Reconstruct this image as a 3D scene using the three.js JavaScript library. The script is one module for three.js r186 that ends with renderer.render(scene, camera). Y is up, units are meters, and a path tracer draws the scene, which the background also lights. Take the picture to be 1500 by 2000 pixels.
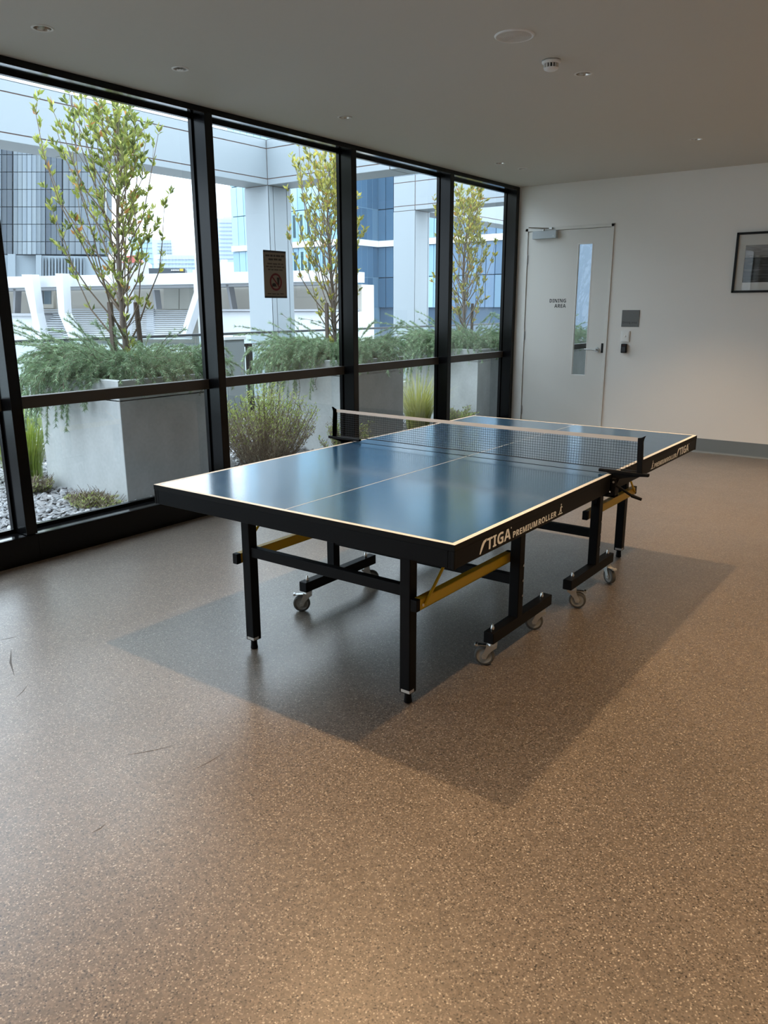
import * as THREE from 'three';
import { mergeGeometries, mergeVertices, toCreasedNormals } from 'three/addons/utils/BufferGeometryUtils.js';
import { RoundedBoxGeometry } from 'three/addons/geometries/RoundedBoxGeometry.js';
import { TextGeometry } from 'three/addons/geometries/TextGeometry.js';
import { FontLoader } from 'three/addons/loaders/FontLoader.js';
import { ImprovedNoise } from 'three/addons/math/ImprovedNoise.js';

// ---------------------------------------------------------------- camera, sky, lights, exposure
const scene = new THREE.Scene();
const FOCAL = 1528.6, IMG_W = 1500, IMG_H = 2000;
const camera = new THREE.PerspectiveCamera(2 * Math.atan(IMG_H / 2 / FOCAL) * 180 / Math.PI, IMG_W / IMG_H, 0.05, 900);
camera.position.set(4.4175, 1.5001, 0.4812);
camera.rotation.set(-0.2561, 0.6376, -0.0027, 'YXZ');
camera.updateMatrixWorld(true);
scene.add(camera);

const renderer = new THREE.WebGLRenderer();
renderer.toneMapping = THREE.LinearToneMapping;
renderer.toneMappingExposure = 1.35;
renderer.shadowMap.enabled = true;

const SKY_LEVEL = 3.2;             // bright even overcast
const LAMP_CANDELA = 13.0;           // each warm ceiling downlight
const LAMP_COLOR = new THREE.Color().setRGB(1.0, 0.66, 0.36);
{
  const noise = new ImprovedNoise(), w = 512, h = 256, data = new Float32Array(w * h * 4);
  for (let j = 0; j < h; j++) for (let i = 0; i < w; i++) {
    const el = (j + 0.5) / h * Math.PI - Math.PI / 2, az = i / w * Math.PI * 2;
    const x = Math.cos(el) * Math.cos(az), y = Math.sin(el), z = Math.cos(el) * Math.sin(az);
    let n = 0, a = 0.5, f = 2.2;
    for (let o = 0; o < 4; o++) { n += a * noise.noise(x * f + 7, y * f * 3.2 + 3, z * f + 1); a *= 0.5; f *= 2; }
    const c = THREE.MathUtils.clamp(0.5 + n * 1.1, 0, 1), k = (j * w + i) * 4, L = SKY_LEVEL * (1 + 1.3 * Math.max(0, y)) / 1.5;   // an overcast sky is brighter overhead
    data[k] = L * (0.76 + 0.14 * c); data[k + 1] = L * (0.90 + 0.09 * c); data[k + 2] = L * (1.06 + 0.03 * c); data[k + 3] = 1;
  }
  const t = new THREE.DataTexture(data, w, h, THREE.RGBAFormat, THREE.FloatType);
  t.mapping = THREE.EquirectangularReflectionMapping; t.magFilter = THREE.LinearFilter; t.needsUpdate = true;
  scene.background = t;
}

// ---------------------------------------------------------------- helpers
function rng(seed) { let s = seed >>> 0; return () => { s = (s + 0x6D2B79F5) | 0; let t = Math.imul(s ^ (s >>> 15), 1 | s); t = (t + Math.imul(t ^ (t >>> 7), 61 | t)) ^ t; return ((t ^ (t >>> 14)) >>> 0) / 4294967296; }; }
const taken = {};
function numbered(name) { const n = taken[name] = (taken[name] ?? -1) + 1; return n ? name + '_' + String(n).padStart(3, '0') : name; }
function tag(o, label, category, group, kind) {
  if (label) o.userData.label = label;
  if (category) o.userData.category = category;
  if (group) o.userData.group = group;
  if (kind) o.userData.kind = kind;
  return o;
}
function thing(name, label, category, [x, y, z] = [0, 0, 0], turn = 0, group, kind) {
  const o = new THREE.Group(); o.name = numbered(name); scene.add(o);
  o.position.set(x, y, z); o.rotation.y = turn;
  return tag(o, label, category, group, kind);
}
function obj(name, geo, mat, parent = scene, label) {
  const g = Array.isArray(geo) ? merge(geo) : geo;
  const m = new THREE.Mesh(g, mat); m.name = parent === scene ? numbered(name) : name;
  m.castShadow = true; m.receiveShadow = true; parent.add(m);
  if (label) m.userData.label = label;
  return m;
}
function struct(name, geo, mat, label, category = 'structure') { const m = obj(name, geo, mat, scene); return tag(m, label, category, null, 'structure'); }
function merge(list) {
  const gs = list.map((g) => { const n = g.index ? g.toNonIndexed() : g; for (const k of Object.keys(n.attributes)) if (!['position', 'normal', 'uv', 'color'].includes(k)) n.deleteAttribute(k); if (!n.attributes.normal) n.computeVertexNormals(); if (!n.attributes.uv) n.setAttribute('uv', new THREE.BufferAttribute(new Float32Array(n.attributes.position.count * 2), 2)); return n; });
  return mergeGeometries(gs, false);
}
// a box between two corners, uv in metres
function bx(x0, y0, z0, x1, y1, z1) {
  const w = Math.abs(x1 - x0), h = Math.abs(y1 - y0), d = Math.abs(z1 - z0);
  const g = new THREE.BoxGeometry(w, h, d).translate((x0 + x1) / 2, (y0 + y1) / 2, (z0 + z1) / 2);
  const p = g.attributes.position, n = g.attributes.normal, uv = g.attributes.uv;
  for (let i = 0; i < p.count; i++) {
    const ax = Math.abs(n.getX(i)), ay = Math.abs(n.getY(i));
    if (ax > 0.5) uv.setXY(i, p.getZ(i), p.getY(i)); else if (ay > 0.5) uv.setXY(i, p.getX(i), p.getZ(i)); else uv.setXY(i, p.getX(i), p.getY(i));
  }
  return g;
}
// a box with rounded edges between two corners
function rbx(x0, y0, z0, x1, y1, z1, r = 0.003, seg = 2) {
  const w = Math.abs(x1 - x0), h = Math.abs(y1 - y0), d = Math.abs(z1 - z0);
  return new RoundedBoxGeometry(w, h, d, seg, Math.min(r, w / 2.01, h / 2.01, d / 2.01)).translate((x0 + x1) / 2, (y0 + y1) / 2, (z0 + z1) / 2);
}
function cyl(r0, r1, h, x, y, z, seg = 20) { return new THREE.CylinderGeometry(r0, r1, h, seg).translate(x, y, z); }
// a rod with a round or square section from a to b
function rod(a, b, r, seg = 8, r2 = r) {
  const A = new THREE.Vector3(...a), B = new THREE.Vector3(...b), d = B.clone().sub(A);
  const g = new THREE.CylinderGeometry(r2, r, d.length(), seg);
  g.applyQuaternion(new THREE.Quaternion().setFromUnitVectors(new THREE.Vector3(0, 1, 0), d.clone().normalize()));
  return g.translate((A.x + B.x) / 2, (A.y + B.y) / 2, (A.z + B.z) / 2);
}
function lathe(profile, seg = 28) { return new THREE.LatheGeometry(profile.map(([r, y]) => new THREE.Vector2(r, y)), seg); }
const lin = (r, g, b) => new THREE.Color().setRGB(r, g, b);
const std = (c, roughness = 0.6, more = {}) => new THREE.MeshStandardMaterial({ color: c, roughness, ...more });
const phys = (c, roughness = 0.6, more = {}) => new THREE.MeshPhysicalMaterial({ color: c, roughness, ...more });

// photo pixel -> direction in the world
function ray(px, py) { return new THREE.Vector3((px - IMG_W / 2) / FOCAL, -(py - IMG_H / 2) / FOCAL, -1).applyQuaternion(camera.quaternion); }
// tileable value noise, for textures
function tileNoise(n, seed) {
  const r = rng(seed), g = new Float32Array(n * n); for (let i = 0; i < g.length; i++) g[i] = r();
  return (u, v) => { const x = ((u % 1) + 1) % 1 * n, y = ((v % 1) + 1) % 1 * n, i = Math.floor(x), j = Math.floor(y), fx = x - i, fy = y - j, sx = fx * fx * (3 - 2 * fx), sy = fy * fy * (3 - 2 * fy), a = g[(j % n) * n + i % n], b = g[(j % n) * n + (i + 1) % n], c = g[((j + 1) % n) * n + i % n], d = g[((j + 1) % n) * n + (i + 1) % n]; return a + (b - a) * sx + (c - a) * sy + (a - b - c + d) * sx * sy; };
}
function dataTex(size, fn, srgb, metres) {
  const d = new Uint8Array(size * size * 4);
  for (let j = 0; j < size; j++) for (let i = 0; i < size; i++) { const c = fn(i / size, j / size, i, j), k = (j * size + i) * 4; d[k] = c[0] * 255; d[k + 1] = c[1] * 255; d[k + 2] = c[2] * 255; d[k + 3] = 255; }
  return finishTex(new THREE.DataTexture(d, size, size), srgb, metres);
}
function finishTex(t, srgb, metres) {
  t.wrapS = t.wrapT = THREE.RepeatWrapping; t.magFilter = THREE.LinearFilter; t.minFilter = THREE.LinearMipmapLinearFilter; t.generateMipmaps = true;
  if (srgb) t.colorSpace = THREE.SRGBColorSpace;
  if (metres) t.repeat.set(1 / metres, 1 / metres);
  t.needsUpdate = true; return t;
}
const clamp01 = (x) => Math.min(1, Math.max(0, x));
const font = await new FontLoader().loadAsync('fonts/droid/droid_sans_bold.typeface.json');
const fontRegular = await new FontLoader().loadAsync('fonts/droid/droid_sans_regular.typeface.json');

// ---------------------------------------------------------------- room dimensions (metres)
const H = 2.81, ZB = -8.098, ZB2 = -8.248, XR = 8.2, ZF = 4.6, ZD = -13.6;   // ceiling, back wall, right wall, wall behind, far end of the dining room
const GROUND = 0.05;                                                        // gravel outside
const TX = 2.4083, TZ = -2.9528;                                            // centre of the table

// ---------------------------------------------------------------- materials of the room
// vinyl floor: small chips, light and dark, in a brown ground
const floorMap = (() => {
  const S = 2048, d = new Uint8Array(S * S * 4), r = rng(11), base = new Float32Array(S * S * 3), n1 = tileNoise(7, 3), n2 = tileNoise(300, 4);
  for (let j = 0; j < S; j++) for (let i = 0; i < S; i++) {
    const k = (j * S + i) * 3, t = 0.93 + 0.08 * n1(i / S, j / S) + 0.20 * (n2(i / S, j / S) - 0.5) + 0.10 * (r() - 0.5);
    base[k] = 0.425 * t; base[k + 1] = 0.388 * t; base[k + 2] = 0.350 * t;
  }
  const chip = (x, y, a, b, ang, c, m) => {
    const R = Math.ceil(Math.max(a, b)), ca = Math.cos(ang), sa = Math.sin(ang);
    for (let v = -R; v <= R; v++) for (let u = -R; u <= R; u++) {
      const e = ((u * ca + v * sa) / a) ** 2 + ((-u * sa + v * ca) / b) ** 2; if (e > 1) continue;
      const k = ((((y + v) % S + S) % S) * S + ((x + u) % S + S) % S) * 3, w = m * (1 - e * e * 0.6);
      for (let q = 0; q < 3; q++) base[k + q] += (c[q] - base[k + q]) * w;
    }
  };
  const tones = [[0.62, 0.585, 0.54], [0.78, 0.75, 0.70], [0.28, 0.25, 0.225], [0.12, 0.11, 0.10], [0.52, 0.47, 0.42], [0.37, 0.33, 0.29]];
  for (let n = 0; n < 215000; n++) { const q = r(), c = tones[q < 0.20 ? 0 : q < 0.29 ? 1 : q < 0.50 ? 2 : q < 0.62 ? 3 : q < 0.85 ? 4 : 5]; chip(Math.floor(r() * S), Math.floor(r() * S), 1.2 + 2.6 * r() * r(), 0.9 + 1.4 * r(), r() * 3.14, c, 0.6 + 0.4 * r()); }
  for (let i = 0; i < S * S; i++) { d[i * 4] = clamp01(base[i * 3]) * 255; d[i * 4 + 1] = clamp01(base[i * 3 + 1]) * 255; d[i * 4 + 2] = clamp01(base[i * 3 + 2]) * 255; d[i * 4 + 3] = 255; }
  return finishTex(new THREE.DataTexture(d, S, S), true, 2.4);
})();
const floorRough = (() => { const a = tileNoise(5, 21), b = tileNoise(24, 22), c = tileNoise(256, 23); return dataTex(1024, (u, v) => { const t = 0.33 + 0.07 * a(u, v) + 0.05 * b(u, v) + 0.08 * (c(u, v) - 0.5); return [t, t, t]; }, false, 3.1); })();
const floorBump = (() => { const a = tileNoise(256, 31), b = tileNoise(120, 32); return dataTex(1024, (u, v) => { const t = 0.5 * a(u, v) + 0.5 * b(u, v); return [t, t, t]; }, false, 0.9); })();
const paintBump = (() => { const a = tileNoise(200, 41), b = tileNoise(90, 42); return dataTex(512, (u, v) => { const t = 0.5 * a(u, v) + 0.5 * b(u, v); return [t, t, t]; }, false, 0.6); })();
const M = {
  floor: phys(0xffffff, 1.0, { clearcoat: 0.8, clearcoatRoughness: 0.35, map: floorMap, roughnessMap: floorRough, bumpMap: floorBump, bumpScale: 0.00010 }),
  wall: std(lin(0.78, 0.77, 0.735), 0.62, { bumpMap: paintBump, bumpScale: 0.0003 }),
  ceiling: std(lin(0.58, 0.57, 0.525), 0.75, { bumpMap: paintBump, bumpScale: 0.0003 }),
  skirting: std(lin(0.17, 0.20, 0.215), 0.5),
  door: std(lin(0.68, 0.675, 0.64), 0.5, { bumpMap: paintBump, bumpScale: 0.0001 }),
  doorFrame: std(lin(0.70, 0.695, 0.66), 0.5),
  frame: phys(lin(0.004, 0.004, 0.0045), 0.2, { specularIntensity: 0.5 }),
  sill: phys(lin(0.006, 0.006, 0.0065), 0.14, { specularIntensity: 1, clearcoat: 0.6, clearcoatRoughness: 0.12 }),
  transom: std(lin(0.060, 0.052, 0.045), 0.45),
  glass: phys(lin(0.91, 0.95, 0.945), 0, { transmission: 1, thickness: 0, ior: 1.7 }),
  doorGlass: phys(lin(0.93, 0.96, 0.96), 0, { transmission: 1, thickness: 0, ior: 1.5 }),
  steel: std(lin(0.62, 0.61, 0.59), 0.32, { metalness: 1 }),
  satin: std(lin(0.50, 0.51, 0.51), 0.42, { metalness: 0.9 }),
  scuff: std(lin(0.075, 0.065, 0.058), 0.6),
  white: std(lin(0.78, 0.78, 0.76), 0.4),
  black: phys(lin(0.007, 0.007, 0.007), 0.45, { specularIntensity: 0.5 }),
  print: std(lin(0.03, 0.03, 0.03), 0.6),
};

// ---------------------------------------------------------------- room shell
const floorMesh = struct('floor', bx(-0.14, -0.25, ZD, XR + 0.2, 0, ZF + 0.2), M.floor, 'speckled brown vinyl floor of the room', 'floor');
// dark rubber scuffs on the vinyl
for (const [ax, ay, bx_, by, w] of [[246, 1475, 338, 1457, 0.004], [374, 1506, 442, 1468, 0.0035], [32, 1362, 54, 1338, 0.004], [0, 1250, 32, 1243, 0.005], [180, 1626, 206, 1609, 0.005], [22, 1268, 28, 1320, 0.009], [1010, 1462, 1050, 1440, 0.003]]) {
  const on = (px, py) => { const d = ray(px, py), t = -camera.position.y / d.y; return new THREE.Vector2(camera.position.x + d.x * t, camera.position.z + d.z * t); };
  const a = on(ax, ay), b = on(bx_, by), n = new THREE.Vector2(-(b.y - a.y), b.x - a.x).normalize().multiplyScalar(w / 2), m = a.clone().lerp(b, 0.5).addScaledVector(n, 2), pts = [];
  for (const [p, k] of [[a, 0.1], [m, 1], [b, 0.15]]) pts.push([p, k]);
  const pos = [], idx = []; pts.forEach(([p, k], i) => { pos.push(p.x + n.x * k, 0.0004, p.y + n.y * k, p.x - n.x * k, 0.0004, p.y - n.y * k); if (i) idx.push(2 * i - 2, 2 * i - 1, 2 * i, 2 * i - 1, 2 * i + 1, 2 * i); });
  const g = new THREE.BufferGeometry(); g.setAttribute('position', new THREE.Float32BufferAttribute(pos, 3)); g.setIndex(idx); g.computeVertexNormals();
  obj('scuff_mark', g, M.scuff, floorMesh);
}
const LAMPS = [];
for (const z of [-6.58, -4.27, -1.96, 0.35, 2.66]) for (const x of [0.56, 2.35, 4.15, 5.95]) LAMPS.push([x, z]);
const SPRINKLERS = [[0.561, -2.796], [0.594, -6.981]];
{
  // the ceiling: a slab with round openings for the recessed lights
  const s = new THREE.Shape([new THREE.Vector2(-0.178, -ZF - 0.2), new THREE.Vector2(XR + 0.2, -ZF - 0.2), new THREE.Vector2(XR + 0.2, -ZD), new THREE.Vector2(-0.178, -ZD)]);
  for (const [x, z] of LAMPS) { const h = new THREE.Path(); h.absarc(x, -z, 0.042, 0, Math.PI * 2, true); s.holes.push(h); }
  for (const [x, z] of SPRINKLERS) { const h = new THREE.Path(); h.absarc(x, -z, 0.038, 0, Math.PI * 2, true); s.holes.push(h); }
  const g = new THREE.ExtrudeGeometry(s, { depth: 0.02, bevelEnabled: false, curveSegments: 12 }).rotateX(-Math.PI / 2).translate(0, H, 0);
  struct('ceiling', g, M.ceiling, 'plain painted ceiling with recessed lights', 'ceiling');
  struct('roof', bx(-0.18, H + 0.13, ZD, XR + 0.2, H + 0.22, ZF + 0.2), std(lin(0.4, 0.4, 0.4), 0.8), 'concrete roof slab above the ceiling', 'roof');
  struct('trim_1', bx(-0.20, H - 0.03, ZD, -0.18, H + 0.24, ZF + 0.2), std(lin(0.05, 0.05, 0.055), 0.5), 'dark fascia outside above the windows', 'fascia');
}
const DOOR = { x0: 0.130, x1: 1.100, top: 2.322 };
{
  // back wall with the door opening
  const o = new THREE.Shape([new THREE.Vector2(-0.14, 0), new THREE.Vector2(XR, 0), new THREE.Vector2(XR, H), new THREE.Vector2(-0.14, H)]);
  const h = new THREE.Path([new THREE.Vector2(0.115, 0.002), new THREE.Vector2(1.115, 0.002), new THREE.Vector2(1.115, 2.337), new THREE.Vector2(0.115, 2.337)]); o.holes.push(h);
  const g = new THREE.ExtrudeGeometry(o, { depth: ZB - ZB2, bevelEnabled: false }).translate(0, 0, ZB2);
  struct('wall_back', g, M.wall, 'off-white painted wall with the dining room door', 'wall');
}
struct('wall_right', bx(XR, 0, ZD, XR + 0.2, H, ZF), M.wall, 'off-white painted side wall', 'wall');
struct('wall_front', bx(-0.14, 0, ZF, XR + 0.2, H, ZF + 0.2), M.wall, 'off-white painted wall behind the camera', 'wall');
struct('wall_dining_end', bx(-0.14, 0, ZD - 0.15, XR + 0.2, H, ZD), M.wall, 'end wall of the dining room behind the door', 'wall');
struct('wall_dining_right', bx(4.6, 0, ZD, 4.75, H, ZB2), M.wall, 'side wall of the dining room behind the door', 'wall');
{
  // coved grey vinyl skirting
  const prof = new THREE.Shape(); prof.moveTo(0, 0); prof.lineTo(0.022, 0); prof.quadraticCurveTo(0.004, 0.003, 0.004, 0.024); prof.lineTo(0.004, 0.148); prof.lineTo(0, 0.15); prof.lineTo(0, 0);
  const run = (len) => new THREE.ExtrudeGeometry(prof, { depth: len, bevelEnabled: false, curveSegments: 6 });
  const a = run(XR - 1.155).rotateY(-Math.PI / 2).translate(XR, 0, ZB);
  struct('baseboard_back', a, M.skirting, 'blue-grey coved vinyl skirting along the back wall', 'skirting');
  const b = run(ZF - ZB).rotateY(Math.PI).translate(XR, 0, ZF);
  struct('baseboard_right', b, M.skirting, 'blue-grey coved vinyl skirting along the side wall', 'skirting');
}
// ---------------------------------------------------------------- window wall along x = 0
// far edge (in -z) of each mullion's room face
const MULL = [4.385, 2.803, 1.221, -0.361, -1.943, -3.525, -5.107, -6.675, -8.092];
const FACE = 0.07, XG = -0.135;
function makeWindow(i, zNear, zFar, jamb) {
  // from the far edge of the nearer mullion to the far edge of this bay's own mullion
  const label = ['', 'tall black-framed window beside the wall behind the camera', 'second black-framed window from the wall behind the camera', 'third black-framed window from the wall behind the camera', 'tall black-framed window over bare gravel, before the first planter', 'tall black-framed window with the first planter and its tree behind the glass', 'tall black-framed window with the paper notice on its glass', 'tall black-framed window with the grass clump behind its lower pane', 'narrower black-framed window beside the back wall', 'dining room window just behind the partition wall', 'dining room window seen through the slot of the door', 'dining room window at the far end wall'][i];
  const w = thing('window_' + i, label, 'window', [0, 0, zFar], 0, null, 'structure');
  const L = zNear - zFar;
  obj('mullion', rbx(XG - 0.03, 0.175, 0, 0, H - 0.035, FACE, 0.004), M.frame, w);
  obj('sill', [rbx(XG - 0.04, -0.05, 0, 0.0, 0.168, L, 0.003), rbx(-0.03, 0.166, 0, 0.006, 0.172, L, 0.002), bx(XG - 0.02, 0.168, 0, XG + 0.012, 0.196, L)], M.frame, w);
  obj('sill_tray', bx(XG + 0.012, 0.168, FACE, -0.006, 0.173, L), M.sill, w);
  obj('head', [rbx(XG - 0.04, H - 0.035, 0, 0.0, H, L, 0.003), bx(XG - 0.02, H - 0.06, 0, XG + 0.012, H - 0.035, L)], M.frame, w);
  obj('head_soffit', bx(XG + 0.012, H - 0.038, FACE, -0.004, H - 0.034, L), M.sill, w);
  obj('transom', rbx(XG - 0.03, 0.915, FACE, XG + 0.028, 0.987, L, 0.003), M.transom, w);
  obj('glazing_bead', [bx(XG - 0.02, 0.19, FACE, XG + 0.012, H - 0.06, FACE + 0.014), bx(XG - 0.02, 0.19, L - 0.014, XG + 0.012, H - 0.06, L)], M.frame, w);
  const pane = (y0, y1) => new THREE.PlaneGeometry(L - FACE, y1 - y0).rotateY(Math.PI / 2).translate(XG, (y0 + y1) / 2, (L + FACE) / 2);
  obj('upper_pane', pane(0.98, H - 0.055), M.glass, w);
  obj('lower_pane', pane(0.185, 0.92), M.glass, w);
}
for (let k = 1; k < MULL.length; k++) makeWindow(k, MULL[k - 1], MULL[k]);
makeWindow(9, ZB2, -9.86); makeWindow(10, -9.86, -11.44); makeWindow(11, -11.44, ZD);
struct('wall_left', bx(-0.14, 0, MULL[0], 0, H, ZF), M.wall, 'off-white nib of wall beside the last window', 'wall');

// ---------------------------------------------------------------- door to the dining area
{
  const d = thing('door_1', 'pale grey door with a tall narrow glass slot and black lettering', 'door', [0, 0, ZB], 0, null, 'structure');
  const V = [0.735, 0.742, 0.907, 2.17];
  const leaf = new THREE.Shape([new THREE.Vector2(DOOR.x0, 0.008), new THREE.Vector2(DOOR.x1, 0.008), new THREE.Vector2(DOOR.x1, DOOR.top), new THREE.Vector2(DOOR.x0, DOOR.top)]);
  leaf.holes.push(new THREE.Path([new THREE.Vector2(V[0], V[1]), new THREE.Vector2(V[2], V[1]), new THREE.Vector2(V[2], V[3]), new THREE.Vector2(V[0], V[3])]));
  obj('leaf', new THREE.ExtrudeGeometry(leaf, { depth: 0.042, bevelEnabled: true, bevelSize: 0.001, bevelThickness: 0.001, bevelSegments: 1, bevelOffset: -0.001 }).translate(0, 0, -0.042), M.door, d);
  const f = 0.036, X0 = 0.094, X1 = 1.136, T = 2.358;
  const jambL = rbx(X0, 0, -0.16, X0 + f - 0.004, T, 0.012, 0.002), jambR = rbx(X1 - f + 0.004, 0, -0.16, X1, T, 0.012, 0.002), head = rbx(X0, T - f + 0.004, -0.16, X1, T, 0.012, 0.002);
  obj('door_frame', [jambL, jambR, head], M.doorFrame, d);
  obj('vision_pane', new THREE.PlaneGeometry(V[2] - V[0], V[3] - V[1]).translate((V[0] + V[2]) / 2, (V[1] + V[3]) / 2, -0.02), M.doorGlass, d);
  const e = 0.007;
  obj('glazing_bead', [bx(V[0] - 0.002, V[1], -0.03, V[0] + e, V[3], 0.003), bx(V[2] - e, V[1], -0.03, V[2] + 0.002, V[3], 0.003), bx(V[0], V[1] - 0.002, -0.03, V[2], V[1] + e, 0.003), bx(V[0], V[3] - e, -0.03, V[2], V[3] + 0.002, 0.003)], M.white, d);
  for (const y of [0.30, 1.17, 2.02]) {
    const h = obj('hinge', [cyl(0.007, 0.007, 0.10, 0.128, y, 0.008, 10), bx(0.128, y - 0.05, 0, 0.142, y + 0.05, 0.003)], M.satin, d);
    obj('hinge_pin', cyl(0.004, 0.004, 0.112, 0.128, y, 0.008, 8), M.steel, h);
  }
  const hd = obj('handle', [cyl(0.026, 0.026, 0.01, 0, 0, 0, 24).rotateX(Math.PI / 2).translate(1.03, 1.034, 0.006), rod([1.03, 1.034, 0.01], [1.03, 1.034, 0.052], 0.010, 12), rod([1.035, 1.034, 0.052], [0.905, 1.038, 0.052], 0.0095, 12, 0.008), new THREE.SphereGeometry(0.0098, 10, 8).translate(1.034, 1.034, 0.052), new THREE.SphereGeometry(0.008, 10, 8).translate(0.905, 1.038, 0.052)], M.satin, d, 'satin steel lever handle');
  obj('lock_cylinder', cyl(0.010, 0.010, 0.012, 0, 0, 0, 14).rotateX(Math.PI / 2).translate(1.03, 1.034, 0.056), M.steel, hd);
  obj('lock_plate', rbx(1.074, 1.0, 0.0, 1.099, 1.105, 0.006, 0.002), M.black, d, 'black lock plate');
  const c = obj('door_closer', rbx(0.205, 2.238, 0.002, 0.492, 2.322, 0.062, 0.004), std(lin(0.42, 0.47, 0.50), 0.45), d, 'silver grey door closer box');
  obj('closer_screw', cyl(0.006, 0.006, 0.004, 0, 0, 0, 10).rotateX(Math.PI / 2).translate(0.462, 2.262, 0.063), M.steel, c);
  obj('closer_arm', [cyl(0.012, 0.012, 0.03, 0.33, 2.332, 0.034, 14), rod([0.33, 2.345, 0.034], [0.215, 2.352, 0.185], 0.007, 8), rod([0.215, 2.352, 0.185], [0.40, 2.346, 0.02], 0.006, 8), rbx(0.385, 2.335, 0.010, 0.43, 2.357, 0.034, 0.003)], M.satin, d);
  // lettering, two lines set flush right
  const text = (s, size, right, y) => { const g = new TextGeometry(s, { font, size, depth: 0.0008, curveSegments: 3 }); g.computeBoundingBox(); return g.translate(right - g.boundingBox.max.x, y, 0.001); };
  obj('lettering', [text('DINING', 0.040, 0.628, 1.545), text('AREA', 0.040, 0.628, 1.488)], M.print, d, 'black letters reading DINING AREA');
}
// ---------------------------------------------------------------- things on the back wall
{
  const p = thing('room_sign', 'square grey sign plate with small dark lettering beside the door', 'sign', [1.382, 1.374, ZB]);
  obj('plate', rbx(-0.096, -0.088, 0.001, 0.096, 0.088, 0.006, 0.0015), std(lin(0.135, 0.14, 0.135), 0.5), p);
  const g = new TextGeometry('Dining area', { font: fontRegular, size: 0.0225, depth: 0.0006, curveSegments: 3 }); g.computeBoundingBox();
  obj('lettering', g.translate(-0.086, -0.052, 0.006), M.print, p, 'dark letters reading Dining area');
  const s = thing('light_switch', 'white wall plate with one round push button under the grey sign', 'switch', [1.342, 1.184, ZB]);
  obj('plate', rbx(-0.046, -0.059, 0.001, 0.046, 0.059, 0.012, 0.003), M.white, s);
  const inner = obj('rocker_panel', rbx(-0.036, -0.049, 0.0115, 0.036, 0.049, 0.015, 0.002), M.white, s);
  obj('button', new THREE.SphereGeometry(0.010, 14, 8, 0, Math.PI * 2, 0, Math.PI / 2).rotateX(Math.PI / 2).scale(1, 1, 0.6).translate(0.0, 0.0, 0.0148), M.white, inner);
  const r = thing('card_reader', 'small black card reader fixed below the white switch plate', 'reader', [1.340, 1.058, ZB]);
  obj('housing', rbx(-0.029, -0.049, 0.001, 0.029, 0.049, 0.040, 0.006, 3), M.black, r);
  obj('indicator_lens', rbx(-0.012, 0.030, 0.039, 0.012, 0.036, 0.0412, 0.001), std(lin(0.12, 0.01, 0.01), 0.2), r);
  obj('keypad_face', rbx(-0.020, -0.036, 0.039, 0.020, 0.014, 0.041, 0.002), std(lin(0.02, 0.02, 0.022), 0.25), r);

  const pic = thing('framed_picture', 'framed black and white landscape photograph with wide pale mount', 'picture', [2.80, 1.911, ZB]);
  const W = 0.83, HH = 0.566, F = 0.021;
  obj('frame', [rbx(-W / 2, -HH / 2, 0.002, -W / 2 + F, HH / 2, 0.032, 0.001), rbx(W / 2 - F, -HH / 2, 0.002, W / 2, HH / 2, 0.032, 0.001), rbx(-W / 2, HH / 2 - F, 0.002, W / 2, HH / 2, 0.032, 0.001), rbx(-W / 2, -HH / 2, 0.002, W / 2, -HH / 2 + F, 0.032, 0.001)], M.black, pic);
  const px0 = -0.325, px1 = 0.325, py0 = -0.187, py1 = 0.162;
  const mount = new THREE.Shape([new THREE.Vector2(-W / 2 + 0.01, -HH / 2 + 0.01), new THREE.Vector2(W / 2 - 0.01, -HH / 2 + 0.01), new THREE.Vector2(W / 2 - 0.01, HH / 2 - 0.01), new THREE.Vector2(-W / 2 + 0.01, HH / 2 - 0.01)]);
  mount.holes.push(new THREE.Path([new THREE.Vector2(px0, py0), new THREE.Vector2(px1, py0), new THREE.Vector2(px1, py1), new THREE.Vector2(px0, py1)]));
  obj('mount', new THREE.ExtrudeGeometry(mount, { depth: 0.0025, bevelEnabled: false }).translate(0, 0, 0.014), std(lin(0.62, 0.62, 0.60), 0.8), pic);
  // the print: pale sky over dark wet rocks and streaks of water
  const S = 512, nz = tileNoise(6, 61), n2 = tileNoise(22, 62), n3 = tileNoise(70, 63);
  const tex = dataTex(S, (u, v) => {
    const wob = 0.03 * (nz(u, 0.3) - 0.5), hor = 0.66 + wob * 0.25;
    let t;
    if (v > hor) { const k = (v - hor) / (1 - hor); t = 0.50 + 0.10 * k + 0.10 * (n2(u * 0.5, v * 2) - 0.5); if (k < 0.16) t = 0.40 + 0.2 * n2(u, v * 3); }
    else { const k = v / hor, st = n2(u * 0.35 + 0.2 * nz(u, v), v * 2.2); t = 0.13 + 0.20 * Math.pow(st, 2.2) + 0.08 * (n3(u, v * 2) - 0.5) + 0.10 * Math.max(0, nz(u * 1.5, v * 1.5) - 0.62) * 3 * (1 - k); }
    t = clamp01(t); return [t, t, t];
  }, true);
  obj('print', new THREE.PlaneGeometry(px1 - px0 + 0.01, py1 - py0 + 0.01).translate((px0 + px1) / 2, (py0 + py1) / 2, 0.013), std(0xffffff, 0.7, { map: tex }), pic);
  obj('cover_glass', new THREE.PlaneGeometry(W - 2 * F, HH - 2 * F).translate(0, 0, 0.024), phys(lin(0.97, 0.98, 0.98), 0, { transmission: 1, thickness: 0, ior: 1.5 }), pic);
}
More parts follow.
